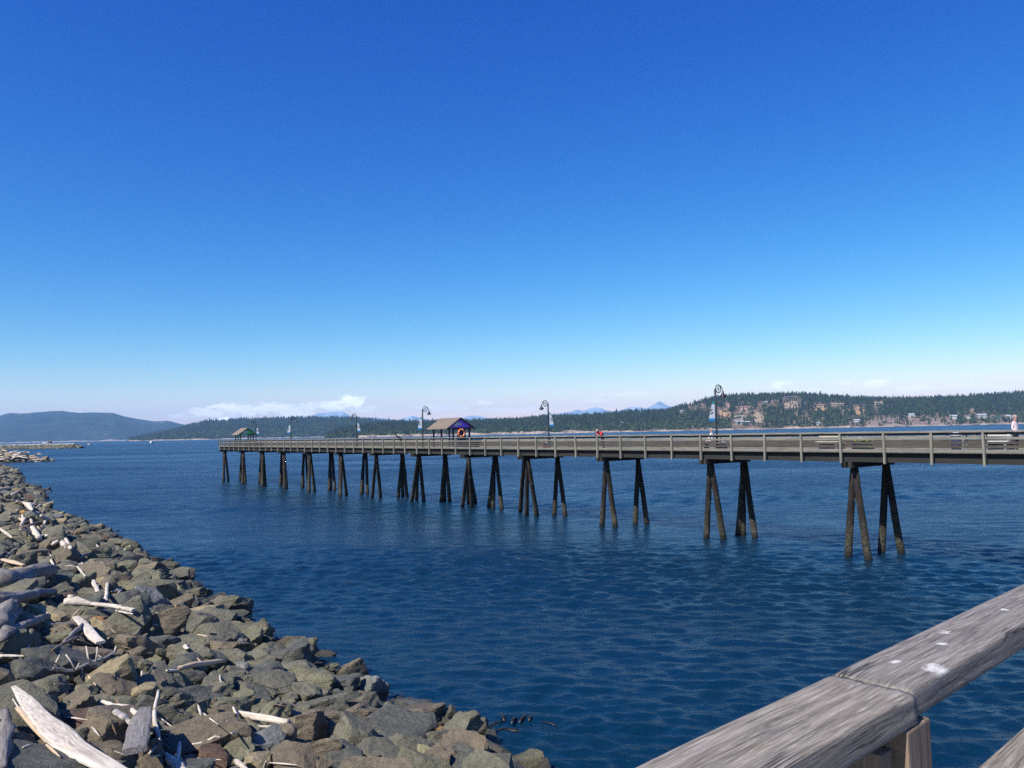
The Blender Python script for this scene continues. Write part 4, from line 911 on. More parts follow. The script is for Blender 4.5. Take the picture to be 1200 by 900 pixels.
def handmat(name, dark, mid, light, spots=()):
    m, t, b = new_mat(name); tc = t.N('ShaderNodeTexCoord').outputs['Object']
    rnd = t.N('ShaderNodeObjectInfo').outputs['Random']; off = t.N('ShaderNodeCombineXYZ', ins={0: t.math('MULTIPLY', rnd, 17.0), 1: t.math('MULTIPLY', rnd, 3.0)}).outputs[0]
    v = t.vscale(tc, (1, 1, 1), off)
    warp = t.noise(t.vscale(v, (2.2, 5, 5)), 1, 3); wv_ = t.N('ShaderNodeCombineXYZ', ins={1: t.math('MULTIPLY', warp, .022)}).outputs[0]
    vv = t.N('ShaderNodeVectorMath', operation='ADD', ins={0: v, 1: wv_}).outputs[0]
    fine = t.noise(t.vscale(vv, (11, 300, 300)), 1, 6, .75); med = t.noise(t.vscale(vv, (3.4, 70, 70)), 1, 5, .65); big = t.noise(t.vscale(v, (3.5, 10, 10)), 1, 5, .6)
    crack = t.math('ABSOLUTE', t.math('SUBTRACT', t.noise(t.vscale(vv, (1.1, 34, 34)), 1, 3, .5), .5)); cr_ = t.mapr(crack, .004, .020, 1, 0)
    cr_ = t.math('MULTIPLY', cr_, t.mapr(big, .47, .62))
    f = t.math('ADD', t.math('MULTIPLY', fine, .55), t.math('MULTIPLY', med, .45))
    col = t.mix(t.mapr(f, .40, .58), lin(dark), lin(mid)); col = t.mix(t.mapr(fine, .55, .70, 0, .65), col, lin(light))
    col = t.mix(t.mapr(big, .42, .66, 0, .5), col, lin((128, 122, 112))); col = t.mix(t.mapr(big, .40, .28, 0, .45), col, lin((126, 120, 120)))
    mo = t.mapr(t.noise(t.vscale(v, (5, 14, 14)), 1, 5, .7), .62, .76, 0, .55); col = t.mix(mo, col, lin((134, 132, 84)))
    col = t.mix(t.math('MULTIPLY', cr_, .85), col, lin((34, 30, 28)))
    if spots:
        sn = t.noise(t.vscale(tc, (70, 90, 90)), 1, 6, .72); sn2 = t.noise(t.vscale(tc, (14, 22, 22)), 1, 4, .6); sxyz = t.N('ShaderNodeSeparateXYZ', ins={0: tc}); tot = None
        for cx_, cy_, a_, b_ in spots:
            dx = t.math('MULTIPLY', t.math('SUBTRACT', sxyz.outputs[0], cx_), 1/a_); dy = t.math('MULTIPLY', t.math('SUBTRACT', sxyz.outputs[1], cy_), 1/b_)
            q = t.math('SUBTRACT', 1.0, t.math('ADD', t.math('MULTIPLY', dx, dx), t.math('MULTIPLY', dy, dy)))
            tot = q if tot is None else t.math('MAXIMUM', tot, q)
        tot = t.math('ADD', tot, t.math('ADD', t.math('MULTIPLY', t.math('SUBTRACT', sn, .5), 3.6), t.math('MULTIPLY', t.math('SUBTRACT', sn2, .5), 3.2)))
        col = t.mix(t.math('MULTIPLY', t.mapr(tot, 0, 1.3, 0, .85), t.mapr(sxyz.outputs[2], -.008, -.002)), col, lin((232, 230, 222)))
    t.put(b.inputs['Base Color'], col); b.inputs['Roughness'].default_value = .82
    bp = t.N('ShaderNodeBump'); bp.inputs['Strength'].default_value = 1; bp.inputs['Distance'].default_value = .0024
    t.put(bp.inputs['Height'], t.math('SUBTRACT', t.math('ADD', t.math('MULTIPLY', fine, .9), med), t.math('MULTIPLY', cr_, 1.6))); t.put(b.inputs['Normal'], bp.outputs[0]); return m
HM = handmat('handrail_boards', (86, 78, 70), (156, 145, 132), (206, 197, 182))
DROPS = []
for px, py, w_, h_ in [(1100,784,52,13),(1112,788,34,14),(1092,782,26,7),(1049,776,15,6),(1108,741,18,5),(1104,755,18,4),(1178,715,16,3)]:
    c_ = L3(on_z(px, py, ZR)); ex = L3(on_z(px+w_/2, py, ZR))-L3(on_z(px-w_/2, py, ZR)); ey = L3(on_z(px, py+h_/2, ZR))-L3(on_z(px, py-h_/2, ZR))
    DROPS.append((c_.x, c_.y, max(abs(ex.x), abs(ey.x))*.5, max(abs(ex.y), abs(ey.y))*.5))
print(DROPS)
HM2 = handmat('handrail_board_far', (80, 73, 68), (142, 133, 124), (192, 184, 173), DROPS)
tag(hboard(jx-2.44, jx-.002, 0, -RW-.004, .052, 3).build('handrail_board', HM, acc_p, True), 'paler mossy handrail board, nearer the viewer')
hb2 = tag(hboard(jx+.002, jx+3.6, 0, -RW+.004, .052, 8, .001).build('handrail_board', HM2, acc_p, True), 'greyer handrail board with bird droppings')
mb = MB(); mb.box(((jx+3.6+38)/2, -RW/2, -.026), (38-jx-3.6, RW, .05)); mb.build('handrail_board', M['rail'], acc_p)
pc = L3(on_z(1070, 862, ZR-.06)) + Vector((.035, 0, 0))
for z_ in (-.2, -.3, -.4, -.5): print('low', z_, L3(on_z(1200, 850, ZR+z_)), L3(on_z(1140, 900, ZR+z_)))
print('post local', pc, 'jx', jx, 'RW', RW)
# posts, rails and deck of the walkway
px_c = pc.x; ZL = ZR - DECK
for q in range(-1, 16):
    xq = px_c + q*2.4
    m_ = MB(); m_.box((0, 0, 0), (.095, .095, 1.5)); o = m_.build('rail_post', M['handpost'], acc_p, bevel=.004); o.location = (xq, -RW+.042, -.053-.75)
    m_ = MB(); m_.box((0, 0, 0), (.04, .14, 1.35)); o = m_.build('post_cleat', M['handpost'], acc_p, bevel=.004); o.location = (xq-.07, -RW+.09, -.06-.7)
for zz, hh in ((-.20, .04), (-.46, .1), (-.72, .1)):
    m_ = hboard(-1.8, 3.2, -.1445, -.1445-(.09 if zz > -.3 else .035), hh, 5+zz*9, zz); m_.build('lower_rail', HM, acc_p, True)
    m_ = MB(); m_.box((20.6, -RW-.04, zz-hh/2), (34.8, .09, hh)); m_.build('lower_rail', M['rail'], acc_p)
m_ = MB(); xq = -6.0
while xq < 36: m_.box((xq, -RW-1.45, -ZL-.03), (.135, 2.9, .05)); xq += .145
m_.build('deck', M['deck'], acc_p)
for yy in (-.3, -1.5, -2.7):
    m_ = MB(); m_.box((15, yy-RW, -ZL-.25), (42, .14, .38)); m_.build('stringer', M['beam'], acc_p)
for q in (6, 14, 22, 30):
    for yy in (-.4, -2.6):
        m_ = MB(); m_.tube([(q, yy-RW, -ZL-.44), (q+.05, yy-RW, -9.5)], [.17, .22], 12); m_.build('pile', M['pile'], acc_p, True)
# ------------------------------------------------------------------ far land
def interp(prof, x):
    xs = [p_[0] for p_ in prof]; ys = [p_[1] for p_ in prof]; return float(np.interp(x, xs, ys))
def landmat(name, c1, c2, patch=None, sc=.01, th=(.62, .68)):
    m, t, b = new_mat(name); pos = t.N('ShaderNodeNewGeometry').outputs['Position']
    n_ = t.noise(pos, sc, 8, .65); col = t.mix(t.mapr(n_, .35, .65), lin(c1), lin(c2))
    if patch: col = t.mix(t.mapr(t.noise(t.vscale(pos, (1, 1, 3)), sc*.35, 7, .62, .5), *th), col, lin(patch))
    t.put(b.inputs['Base Color'], col); b.inputs['Roughness'].default_value = .95; b.inputs['Specular IOR Level'].default_value = .1; return m
def ridge(name, prof, dist, depth, mat, x0, x1, step, base_z=0, rough=1.0, rows=16, sharp=1.3, jag=0, shore_d=None):
    """a real hill: rises from a shore at DIST to a crest at DIST+DEPTH whose outline follows the heights PROF (given as picture points), then falls away behind"""
    cols = int((x1-x0)/step)+1; V = []; 
    for j in range(rows*2+1):
        u = j/rows
        for i in range(cols):
            px = x0+i*step; dd = dist + depth*u
            cr_ = at_depth(px, interp(prof, px), dist+depth); h_ = cr_.z - base_z
            k_ = (u**(1/sharp)) if u <= 1 else max(0, 1-(u-1)**1.2)
            az_ = cr_.x / cr_.y; x = az_*dd; y = dd
            nz_ = noise.fractal(Vector((x, y, 0))*(2.2/depth), .9, 2.1, 6)*h_*.16*rough
            if abs(u-1) < 1e-6: nz_ = noise.noise(Vector((x, y, 3))*.02)*jag
            V.append((x, y, base_z + h_*k_ + nz_*math.sin(math.pi*min(1, u))*(1 if u < 1 else 0) - (2 if u == 0 else 0)))
    Fc = [(j*cols+i, j*cols+i+1, (j+1)*cols+i+1, (j+1)*cols+i) for j in range(rows*2) for i in range(cols-1)]
    me_ = np_mesh(name, V, Fc, smooth=True); me_.materials.append(mat); o = bpy.data.objects.new(name, me_); COL.objects.link(o); tag(o, kind='structure'); return o, np.array(V).reshape(rows*2+1, cols, 3)
PF_ISLE = [(150,518),(170,512),(190,508),(206,504),(220,500),(240,495),(286,492.5),(360,490.5),(420,491),(440,493)]
PF = [(380,512),(400,504),(430,499),(460,496),(540,495),(580,493.5),(610,492.5),(640,489),(690,487.5),(740,483),(780,482),(815,472),(832,468),(852,465),(877,463.5),(915,462.5),(937,461.5),(975,465),(1012,467),(1050,468),(1087,467),(1125,466),(1150,464),(1200,461),(1260,462),(1350,468),(1420,480)]
PF_LEFT = [(-200,492),(-60,488),(0,487),(11,484),(33,484.7),(53,483.3),(72,482),(93,484),(107,483.3),(133,484),(144,487.3),(160,490.7),(180,493.7),(197,493),(215,497.5),(235,502),(300,508),(360,512)]
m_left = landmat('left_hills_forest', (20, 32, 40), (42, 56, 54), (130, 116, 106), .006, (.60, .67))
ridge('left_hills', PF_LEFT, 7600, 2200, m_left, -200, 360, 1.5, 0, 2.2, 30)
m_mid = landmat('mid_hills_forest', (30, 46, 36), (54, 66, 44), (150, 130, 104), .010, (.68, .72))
_, GM = ridge('middle_hills', PF_ISLE + [(480,497),(560,503),(620,508)], 4300, 1500, m_mid, 150, 620, 2.5, 0, .8, 18)
m_isle = landmat('island_ground', (86, 74, 62), (124, 106, 88), (58, 64, 42), .03, (.54, .6))
_, GI = ridge('island_hills', PF, 2500, 800, m_isle, 380, 1420, 2.5, 0, .35, 24, 1.15)
# pale rocky shore strips
def shore_strip(name, dist, x0, x1, h_, mat, wid=26):
    V = []; n_ = int((x1-x0)/2)+1
    for i in range(n_):
        px = x0+i*2; c = at_depth(px, 500, dist); a_ = c.x/c.y; hh = h_*(.4+1.2*max(0, .5+noise.noise(Vector((px*.05, dist, 0)))+.5*noise.noise(Vector((px*.31, 2, 0)))))
        for dd, z in ((-wid, -1.5), (-wid*.4, hh*.6), (0, hh), (wid, hh*.9), (wid*2, -1)): V.append((a_*(dist+dd), dist+dd, z))
    Fc = [(i*5+j, i*5+j+1, (i+1)*5+j+1, (i+1)*5+j) for i in range(n_-1) for j in range(4)]
    me_ = np_mesh(name, V, Fc, smooth=False); me_.materials.append(mat); o = bpy.data.objects.new(name, me_); COL.objects.link(o); tag(o, kind='structure')
m_beach = landmat('shore_rock', (128, 112, 100), (176, 160, 142), (92, 82, 74), .06, (.5, .6))
shore_strip('island_beach', 2500, 600, 1420, 5.0, m_beach); shore_strip('island_beach', 2504, 420, 700, 7.0, m_beach)
shore_strip('middle_beach', 4296, 150, 620, 5, m_beach, 40); shore_strip('left_beach', 7590, -200, 300, 9, m_beach, 60)
# far mountains
def mountains(name, pts, dist, mat, step=1.2, rows=10, depth=1500):
    prof = sorted(pts); ridge(name, prof, dist, depth, mat, prof[0][0], prof[-1][0], step, 0, 1.5, rows, 1.0, 25)
m_mt = landmat('mountain_rock_hazed', (104, 124, 140), (140, 160, 176), (190, 200, 210), .002, (.55, .7))  # rock colour made pale and bluish, part of the distance haze painted in
def snowmat():
    m, t, b = new_mat('snowy_rock'); pos = t.N('ShaderNodeNewGeometry').outputs['Position']; z = t.N('ShaderNodeSeparateXYZ', ins={0: pos}).outputs[2]
    s_ = t.mapr(t.math('ADD', z, t.math('MULTIPLY', t.noise(pos, .006, 7, .7), 260.0)), 400, 440)
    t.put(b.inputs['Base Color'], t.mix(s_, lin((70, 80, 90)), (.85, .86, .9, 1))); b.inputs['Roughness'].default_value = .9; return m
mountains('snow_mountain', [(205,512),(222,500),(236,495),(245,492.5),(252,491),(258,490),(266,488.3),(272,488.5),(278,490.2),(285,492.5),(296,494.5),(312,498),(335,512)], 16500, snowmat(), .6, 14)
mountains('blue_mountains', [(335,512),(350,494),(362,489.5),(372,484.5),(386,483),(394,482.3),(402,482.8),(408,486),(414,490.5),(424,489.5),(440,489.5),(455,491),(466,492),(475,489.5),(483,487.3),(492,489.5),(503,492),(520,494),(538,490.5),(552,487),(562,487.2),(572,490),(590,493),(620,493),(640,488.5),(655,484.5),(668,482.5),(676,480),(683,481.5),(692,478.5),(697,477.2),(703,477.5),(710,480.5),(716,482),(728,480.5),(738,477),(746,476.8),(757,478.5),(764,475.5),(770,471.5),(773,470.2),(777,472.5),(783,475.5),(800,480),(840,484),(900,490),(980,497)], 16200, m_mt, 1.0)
# ------------------------------------------------------------------ island forest
CLR = [(840,856,478,488),(849,856,472,480),(862,880,476,484),(856,876,484,496),(880,895,482,496),(917,939,466,478),(953,970,474,481),(972,990,473,477),(1000,1014,475,487),(1012,1120,488,499),(886,896,472,477),(900,914,470,475),(858,880,494,500),(948,964,494,500),(996,1010,490,499),(1022,1036,471,478),(1130,1138,486,492),(1142,1156,485,494),(1160,1190,487,494),(1136,1142,479,483),(805,830,474,479),(795,803,480,483),(940,952,482,490),(985,996,480,485)]
def island_z(px, u):
    """ground point of the island mesh for a picture column and a depth share"""
    i = (px-380)/2.5; j = u*24; i0 = int(i); j0 = int(j); fi, fj = i-i0, j-j0; G = GI
    i0 = min(max(i0, 0), G.shape[1]-2); j0 = min(max(j0, 0), G.shape[0]-2)
    return (G[j0, i0]*(1-fi)*(1-fj) + G[j0, i0+1]*fi*(1-fj) + G[j0+1, i0]*(1-fi)*fj + G[j0+1, i0+1]*fi*fj)
def conifer(seed, tiers=5, sides=7, w_=.2):
    r0 = random.Random(seed); V = []; Fc = []
    for k_ in range(tiers):
        z0 = .08 + .86*k_/tiers; z1 = min(1, z0 + .36*(1-k_*.09)); rr_ = w_*(1-(k_/tiers)**1.1*.85); b0 = len(V); V.append((0, 0, z1))
        for q in range(sides): a = 2*math.pi*(q+r0.random()*.6)/sides; q2 = rr_*r0.uniform(.55, 1.15); V.append((q2*math.cos(a), q2*math.sin(a), z0+r0.uniform(-.03, .05)))
        for q in range(sides): Fc.append((b0, b0+1+q, b0+1+(q+1) % sides))
    return np.array(V), np.array(Fc)
def leafy(seed):
    r0 = random.Random(seed); V = []; Fc = []
    for k_ in range(9):
        c = Vector((r0.gauss(0, .2), r0.gauss(0, .2), r0.uniform(.3, .85))); s_ = r0.uniform(.16, .26); b0 = len(V)
        for p_ in ((1,0,0),(-1,0,0),(0,1,0),(0,-1,0),(0,0,1),(0,0,-1)): V.append(tuple(c+Vector(p_)*s_*r0.uniform(.7, 1.3)))
        for f in ((0,2,4),(2,1,4),(1,3,4),(3,0,4),(2,0,5),(1,2,5),(3,1,5),(0,3,5)): Fc.append(tuple(b0+i for i in f))
    return np.array(V), np.array(Fc)
CON = [conifer(i) for i in range(8)]; LEA = [leafy(i) for i in range(5)]
def treemat(name, c):
    m = landmat(name, tuple(x*.75 for x in c), c, None, .15); return m
TM = [treemat('dark_conifer', (40, 54, 34)), treemat('mid_conifer', (54, 68, 38)), treemat('deep_conifer', (30, 42, 30)), treemat('leafy_green', (70, 84, 48))]
def forest(name, label, n_, zf, x0, x1, hlo, hhi, umax, clr=True, seed=1):
    rg = np.random.default_rng(seed); Vs = []; Fs = []; Ms = []; o_ = 0
    for k_ in range(n_):
        px = rg.uniform(x0, x1); u = rg.uniform(.015, umax); g = zf(px, u)
        pp = proj(g)
        if pp is None: continue
        hgt = rg.uniform(hlo, hhi)*(1.0 if rg.random() < .93 else 1.3); hp = hgt/g[1]*F
        if clr:
            thin = False
            for a, b, c, d in CLR:
                if a < pp[0] < b and c - 1 < pp[1] < d + hp*.75: thin = True; break
            if thin and rg.random() < .80: continue
            if 800 < pp[0] < 1012 and noise.noise(Vector((g[0]*.012, g[1]*.012, 7))) > .22 and u < .85: 
                if rg.random() < .3: continue
        lea = rg.random() < (.45 if u < .25 else .14)
        P, Fc = LEA[rg.integers(5)] if lea else CON[rg.integers(8)]
        if lea: hgt *= .62
        a = rg.uniform(0, 6.28); c_, s_ = math.cos(a), math.sin(a); wd = hgt*rg.uniform(.85, 1.35)
        Wd = np.stack([(P[:, 0]*c_-P[:, 1]*s_)*wd + g[0], (P[:, 0]*s_+P[:, 1]*c_)*wd + g[1], P[:, 2]*hgt + g[2]-1.5], 1)
        Vs.append(Wd); Fs.append(Fc+o_); o_ += len(Wd); Ms.append(np.full(len(Fc), 3 if lea else int(rg.integers(3))))
    me_ = np_mesh(name, np.concatenate(Vs), np.concatenate(Fs), np.concatenate(Ms)); o = link(name, me_, TM); tag(o, label, 'forest', kind='stuff'); print(name, len(Vs))
forest('island_forest', 'dark conifer forest covering the island hills behind the pier', 27000, island_z, 382, 1418, 10, 20, 1.06)
def mid_z(px, u):
    i = (px-150)/2.5; j = u*18; G = GM; i0 = min(max(int(i), 0), G.shape[1]-2); j0 = min(max(int(j), 0), G.shape[0]-2); fi, fj = i-i0, j-j0
    return (G[j0, i0]*(1-fi)*(1-fj) + G[j0, i0+1]*fi*(1-fj) + G[j0+1, i0]*(1-fi)*fj + G[j0+1, i0+1]*fi*fj)
forest('channel_forest', 'bluish conifer forest on the low hills across the channel', 9000, mid_z, 150, 560, 18, 30, 1.02, False, 5)
def place_px(px, py):
    """island ground point seen at a picture point"""
    best = None
    for u in np.linspace(0.01, 1, 100):
        g = island_z(px, u); q = proj(g)
        if best is None or abs(q[1]-py) < best[0]: best = (abs(q[1]-py), g)
    return best[1]
# lone conifers between the clearings
tproto = None
for px, py in [(882,496),(899,497),(909,492),(921,489),(944,494),(952,498),(997,494),(1008,497),(1035,486),(1056,490),(858,492),(871,482),(894,478),(960,487),(968,492),(979,484),(1092,489),(1124,494),(1008,478),(832,484)]:
    g = place_px(px, py); h_ = random.uniform(17, 25)
    if tproto is None:
        r_ = empty('conifer_tree', g, 0); P, Fc = conifer(77, 9, 9, .17); me_ = np_mesh('crown', P, Fc); link('crown', me_, TM[0], r_); mb = MB(); mb.tube([(0, 0, -.06), (0, 0, .5)], [.018, .008], 6); mb.build('trunk', M['driftbrown'], r_); tproto = r_
    else:
        r_ = tproto.copy(); COL.objects.link(r_)
        for ch in tproto.children: c_ = ch.copy(); COL.objects.link(c_); c_.parent = r_
    r_.location = g; r_.scale = (h_*1.15, h_*1.15, h_); r_.rotation_euler = (0, 0, random.uniform(0, 6))
    tag(r_, 'dark pointed conifer standing alone among the hillside clearings and houses', 'tree', 'lone conifers in the island clearings')
# houses
HM_ = dict(w=simple('house_white', (.50, .50, .48), .7), t=simple('house_tan', (.42, .33, .24), .8), p=simple('house_pinkish', (.45, .28, .26), .8), g=simple('house_grey', (.33, .35, .36), .8), b=simple('house_brown', (.14, .10, .08), .8), n=simple('house_green', (.14, .22, .18), .8))
RF = dict(l=simple('roof_light', (.38, .39, .41), .6), d=simple('roof_dark', (.10, .10, .11), .8), r=simple('roof_red_brown', (.28, .15, .12), .8), t=simple('roof_tan', (.40, .32, .24), .8))
HS = [(865,497,9,3,'g','l','long low grey house with pale roof at the island shore behind the nearest lamp'),(874,496.5,8,2.6,'b','l','low dark house with pale roof beside the long grey shore house'),(852,477,6,3.5,'p','r','pinkish hillside house with red brown roof above the orange clearing'),
 (871,479.5,9,3,'p','r','wide pinkish house high on the hillside clearing'),(869,474,6,3,'t','d','small tan house among trees above the wide pinkish house'),(897,473,5,2.4,'w','l','small white house near the hilltop between the two pink houses and the summit'),(926,468,11,3,'b','d','wide dark brown house on the hilltop clearing'),
 (930,474,6,3,'t','t','tan house just below the wide dark hilltop house'),(961,477,9,3,'t','r','tan house with reddish roof on the hill past the summit'),(981,475.5,15,2.4,'t','t','very long low tan building near the hill crest'),(956,497.5,8,2.4,'g','l','grey boathouse at the shore under the tan hillside houses'),
 (1003,494.5,7,2.8,'w','l','white house at the shore where the reddish rocks begin'),(1067,488.5,7,3.4,'w','l','white house standing on top of the reddish rock outcrop'),(1116,491,8,4,'w','l','bright white house at the end of the rock outcrop'),(1133,490,4.5,3,'w','d','small white house with dark roof next to the bright white one'),
 (1149,489.5,10,4,'g','l','large pale grey two storey house by the beach'),(1168,490.5,10,3,'n','d','green shore house with dark roof'),(1181,490,7,3.5,'g','l','grey house with pale roof next to the green shore house'),(1139,481,4,2.5,'t','d','small tan house among the trees above the beach'),(1041,497.3,5,2,'b','d','small brown cabin at the foot of the rock outcrop'),
 (890,497.5,6,2,'b','d','small dark shed at the shore beneath the tan clearing'),(902,498,5,1.8,'p','r','small reddish shore cabin with rusty roof'),(799,482.5,4,1.6,'g','l','small pale house on the forested slope before the nearest lamp'),(1029,474,9,2.5,'t','t','tan house half hidden in forest above the rock outcrop'),(729,497,4,2,'w','l','tiny white cabin at the water under the wooded point'),(556,508,3,1.6,'w','l','tiny pale cabin on the shore behind the purple shelter')]
for px, py, wpx, hpx, wm, rm, lab in HS:
    g = Vector(place_px(px, py)); k_ = g.y/F; w_ = wpx*k_*.88; h_ = hpx*k_*.8; d_ = min(w_*.7, 12)
    ang = -math.atan2(g.x, g.y)*.6 + random.uniform(-.25, .25); r_ = empty('house', g, ang, lab, 'house', 'houses on the island')
    mb = MB(); mb.box((0, 0, h_/2-1.5), (w_, d_, h_+3)); mb.build('wall', HM_[wm], r_)
    mb = MB(); e = .06*w_+.4; rh = max(1.4, h_*.45); y0, y1 = -d_/2-e, d_/2+e
    mb.prism([(y0, h_-.1), (y1, h_-.1), (0, h_+rh)], -w_/2-e*.5, w_/2+e*.5, plane='YZ'); mb.build('roof', RF[rm], r_)
    nwin = max(2, int(w_/4.5))
    for q in range(nwin):
        mb = MB(); mb.box((-w_/2+w_*(q+.5)/nwin, -d_/2-.04, h_*.52), (min(2.2, w_/nwin*.5), .12, min(1.8, h_*.35))); mb.build('window', M['glass'], r_)
# rocky outcrops between the shore and the forest
for a, b, c, d, mt in [(1012,1120,489,499,'red'),(840,856,480,488,'orange'),(862,880,478,484,'red'),(858,876,486,495,'grey'),(881,895,483,495,'tan'),(918,937,470,478,'tan'),(1001,1013,476,486,'orange'),(954,969,476,481,'orange')]:
    mat = {'red': landmat('outcrop_red', (108, 92, 84), (142, 124, 112), (96, 90, 60), .05), 'orange': landmat('outcrop_orange', (140, 110, 80), (170, 140, 106), (104, 98, 74), .05), 'grey': landmat('outcrop_grey', (118, 110, 100), (160, 148, 132), (80, 84, 60), .05), 'tan': landmat('outcrop_tan', (132, 116, 94), (160, 142, 118), (98, 96, 62), .05)}[mt]
    V = []; cols = max(4, int((b-a)/1.5)); rws = 8
    for j in range(rws+1):
        for i in range(cols+1):
            px = a+(b-a)*i/cols; ed = math.sin(math.pi*i/cols)**.5; py = d-(d-c)*(j/rws)*(.5+.5*ed)*(1-.25*noise.noise(Vector((px*.09, c, 0)))); g = Vector(place_px(px, py))
            z = (1.6 + 3.2*abs(noise.fractal(g*.03, 1, 2, 4)))*min(1, 3*math.sin(math.pi*i/cols))*(.2 if j in (0, rws) else 1); V.append((g.x, g.y, g.z + z - .6))
    Fc = [(j*(cols+1)+i, j*(cols+1)+i+1, (j+1)*(cols+1)+i+1, (j+1)*(cols+1)+i) for j in range(rws) for i in range(cols)]
    me_ = np_mesh('outcrop', V, Fc, smooth=False); me_.materials.append(mat); o = bpy.data.objects.new('rocky_ground', me_); COL.objects.link(o); tag(o, kind='structure')
# ------------------------------------------------------------------ breakwater
def breakwater():
    a, b = Vector((-447, 806, 0)), Vector((-900, 935, 0)); d_ = (b-a).normalized(); n_ = Vector((d_.y, -d_.x, 0))
    if n_.y > 0: n_ = -n_
    root = empty('breakwater', a, 0, 'long low rock breakwater with pale flat top across the cove', 'breakwater')
    V = []; Fc = []; K = 120
    for i in range(K+1):
        t_ = (b-a).length*i/K; e = min(1, i/3)**.5
        for s_, z in ((-13, -1), (-8, 1.8), (-4, 4.6), (4, 4.6), (9, 1.8), (14, -1)):
            q = d_*t_ + n_*(-s_)*(.3+.7*e); V.append((q.x+random.gauss(0, .4), q.y+random.gauss(0, .5), z*(.35+.65*e)+(random.gauss(0, .4) if abs(s_) > 4 else 0)))
    Fc = [(i*6+j, i*6+j+1, (i+1)*6+j+1, (i+1)*6+j) for i in range(K) for j in range(5)]
    me_ = np_mesh('rock_slope', V, Fc); o = link('rock_slope', me_, landmat('breakwater_rock', (98, 96, 82), (140, 136, 116), (64, 62, 54), .8, (.5, .55)), root)
    st = []; 
    V = []; Fc = []; o_ = 0
    for i in range(1500):
        t_ = random.uniform(2, (b-a).length); s_ = random.uniform(4.5, 12); z = 4.6-(s_-4)*.56; q = d_*t_+n_*s_; P, F2 = SHAPE2[random.randrange(NV)]; sc = random.uniform(.6, 1.2)
        V.append(P*[sc*1.2, sc, sc*.8]+[q.x, q.y, z]); Fc.append(F2+o_); o_ += len(P)
    me_ = np_mesh('armour_rock', np.concatenate(V), np.concatenate(Fc)); tag(link('armour_rock', me_, ROCKS['grey-green'], root), kind='stuff')
    mb = MB(); 
    p1 = d_*6; p2 = d_*((b-a).length); mb.add([p1+n_*3.4+Vector((0, 0, 4.9)), p2+n_*3.4+Vector((0, 0, 4.9)), p2-n_*3.4+Vector((0, 0, 4.9)), p1-n_*3.4+Vector((0, 0, 4.9)), p1+n_*3.4+Vector((0, 0, 4.3)), p2+n_*3.4+Vector((0, 0, 4.3)), p2-n_*3.4+Vector((0, 0, 4.3)), p1-n_*3.4+Vector((0, 0, 4.3))], [(0,1,2,3),(0,4,5,1),(1,5,6,2),(2,6,7,3),(3,7,4,0)])
    mb.build('pale_roadway', M['white'], root)
    return a, d_
ba, bd = breakwater()
q = at_depth(59, 519, 830); r_ = empty('navigation_hut', (q.x, q.y, 4.9), .2, 'small dark hut standing on the breakwater', 'hut')
mb = MB(); mb.box((0, 0, 1.3), (2.6, 2.4, 2.6)); mb.build('wall', M['hullred'], r_); mb = MB(); mb.prism([(-1.5, 2.6), (1.5, 2.6), (0, 3.6)], -1.6, 1.6, plane='YZ'); mb.build('roof', RF['d'], r_); mb = MB(); mb.box((0, -1.22, 1.0), (.9, .06, 1.9)); mb.build('door', M['steel'], r_)
q = at_depth(53, 519, 826); r_ = empty('parked_van', (q.x, q.y, 4.95), .3, 'pale van parked on the breakwater next to the dark hut', 'van')
mb = MB(); mb.prism([(-2.2, .4), (2.3, .4), (2.4, 1.1), (1.6, 1.3), (1.1, 2.1), (-2.2, 2.15)], -.9, .9, plane='XZ'); mb.build('body', M['white'], r_, bevel=.05)
for a_ in (-1.4, 1.5):
    for s_ in (-1, 1): mb = MB(); mb.tube([(a_, s_*.75, .38), (a_, s_*.95, .38)], .36, 12); mb.build('wheel', M['navy'], r_)
mb = MB(); mb.box((.2, -.92, 1.65), (1.6, .03, .5)); mb.build('window', M['glass'], r_)
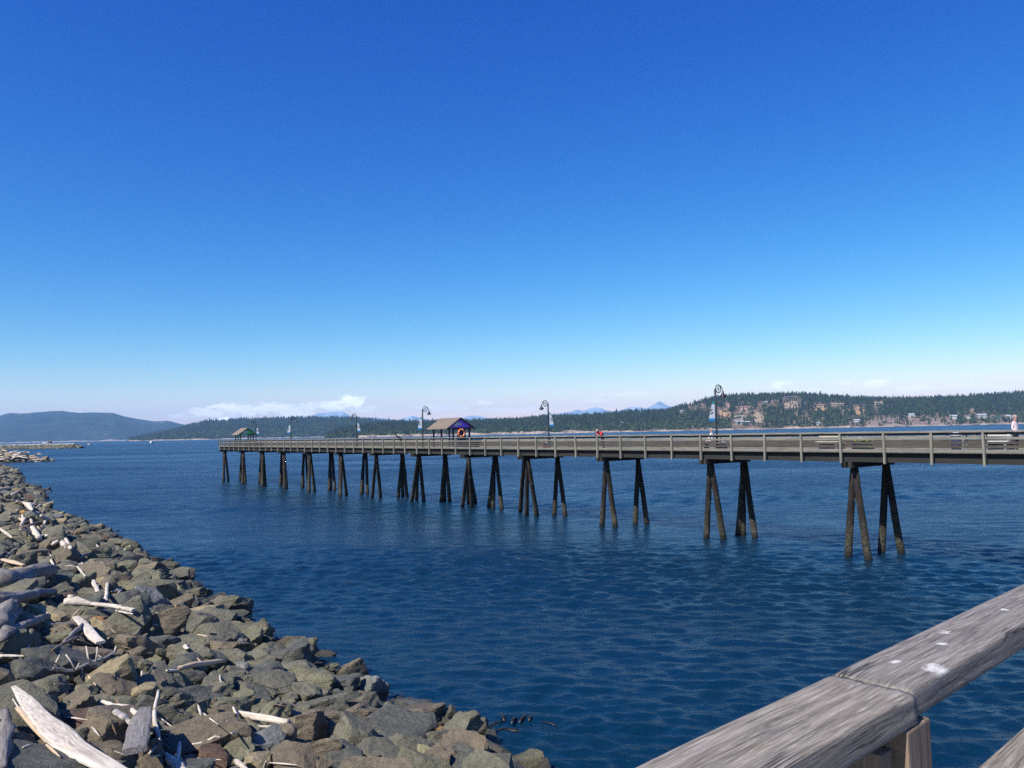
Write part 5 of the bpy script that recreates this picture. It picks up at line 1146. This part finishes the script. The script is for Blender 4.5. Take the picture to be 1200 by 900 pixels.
# ------------------------------------------------------------------ boats and buoy
def boat(px, py, rz, L_, hull, label, mast):
    p = on_z(px, py, 0); r_ = empty('motor_boat' if not mast else 'fishing_boat', p, rz, label, 'boat'); mb = MB(); W_ = L_*.3
    st_ = [(-.5, .86, .9), (-.2, 1, .95), (.15, .95, 1.05), (.36, .62, 1.25), (.5, .03, 1.5)]; V = []; Fc = []
    for x, w_, h_ in st_:
        for y, z in ((-1, h_*.9), (-.8, -.3), (0, -.5), (.8, -.3), (1, h_*.9)): V.append((x*L_, y*w_*W_/2, z*L_*.13))
    n5 = len(st_)
    Fc = [(i*5+j, i*5+j+1, (i+1)*5+j+1, (i+1)*5+j) for i in range(n5-1) for j in range(4)] + [(i*5+4, i*5, (i+1)*5, (i+1)*5+4) for i in range(n5-1)] + [(4, 3, 2, 1, 0)]
    mb.add(V, Fc); mb.build('hull', hull, r_)
    z0 = L_*.11
    mb = MB(); mb.prism([(-.28*L_, z0), (.18*L_, z0), (.1*L_, z0+.17*L_), (-.26*L_, z0+.18*L_)], -W_*.34, W_*.34, plane='XZ'); cb = mb.build('cabin', M['white'], r_, bevel=.04)
    mb = MB(); mb.box((-.08*L_, 0, z0+.125*L_), (.3*L_, W_*.69, .05*L_)); mb.build('window', M['glass'], cb)
    mb = MB(); mb.prism([(-.26*L_, z0+.18*L_), (.0, z0+.18*L_), (-.03*L_, z0+.27*L_), (-.24*L_, z0+.27*L_)], -W_*.25, W_*.25, plane='XZ'); mb.build('flybridge', M['white'], r_)
    mb = MB(); mb.tube([(-.1*L_, 0, z0+.15*L_), (-.12*L_, 0, z0+(.55 if mast else .38)*L_)], .05, 6)
    if mast: mb.tube([(-.1*L_, 0, z0+.3*L_), (-.45*L_, 0, z0+.42*L_)], .04, 6); mb.tube([(.1*L_, .2, z0), (.05*L_, W_, z0+.45*L_)], .04, 6)
    mb.build('mast', M['steel'], r_)
boat(177, 520.3, R(-100), 12, M['white'], 'white motor boat coming head on across the channel', False)
boat(104.5, 522, R(5), 8, M['hullred'], 'dark fishing boat near the tip of the long breakwater', True)
p = on_z(208, 519.6, 0); r_ = empty('channel_buoy', p, 0, 'small dark channel buoy far out between the white boat and the pier', 'buoy'); mb = MB(); mb.lathe([(0, -.4), (.9, -.3), (1, .3), (.85, .6), (0, .7)], n=14); mb.build('float', M['navy'], r_, True)
mb = MB(); [mb.tube([(.6*math.cos(a), .6*math.sin(a), .6), (.15*math.cos(a), .15*math.sin(a), 2.8)], .06, 5) for a in (0, 2.1, 4.2)]; mb.build('tower', M['navy'], r_); mb = MB(); mb.lathe([(0, 2.8), (.25, 2.8), (.25, 3.2), (0, 3.4)], n=10); mb.build('lantern', M['red'], r_, True)
S.cycles.use_denoising = False
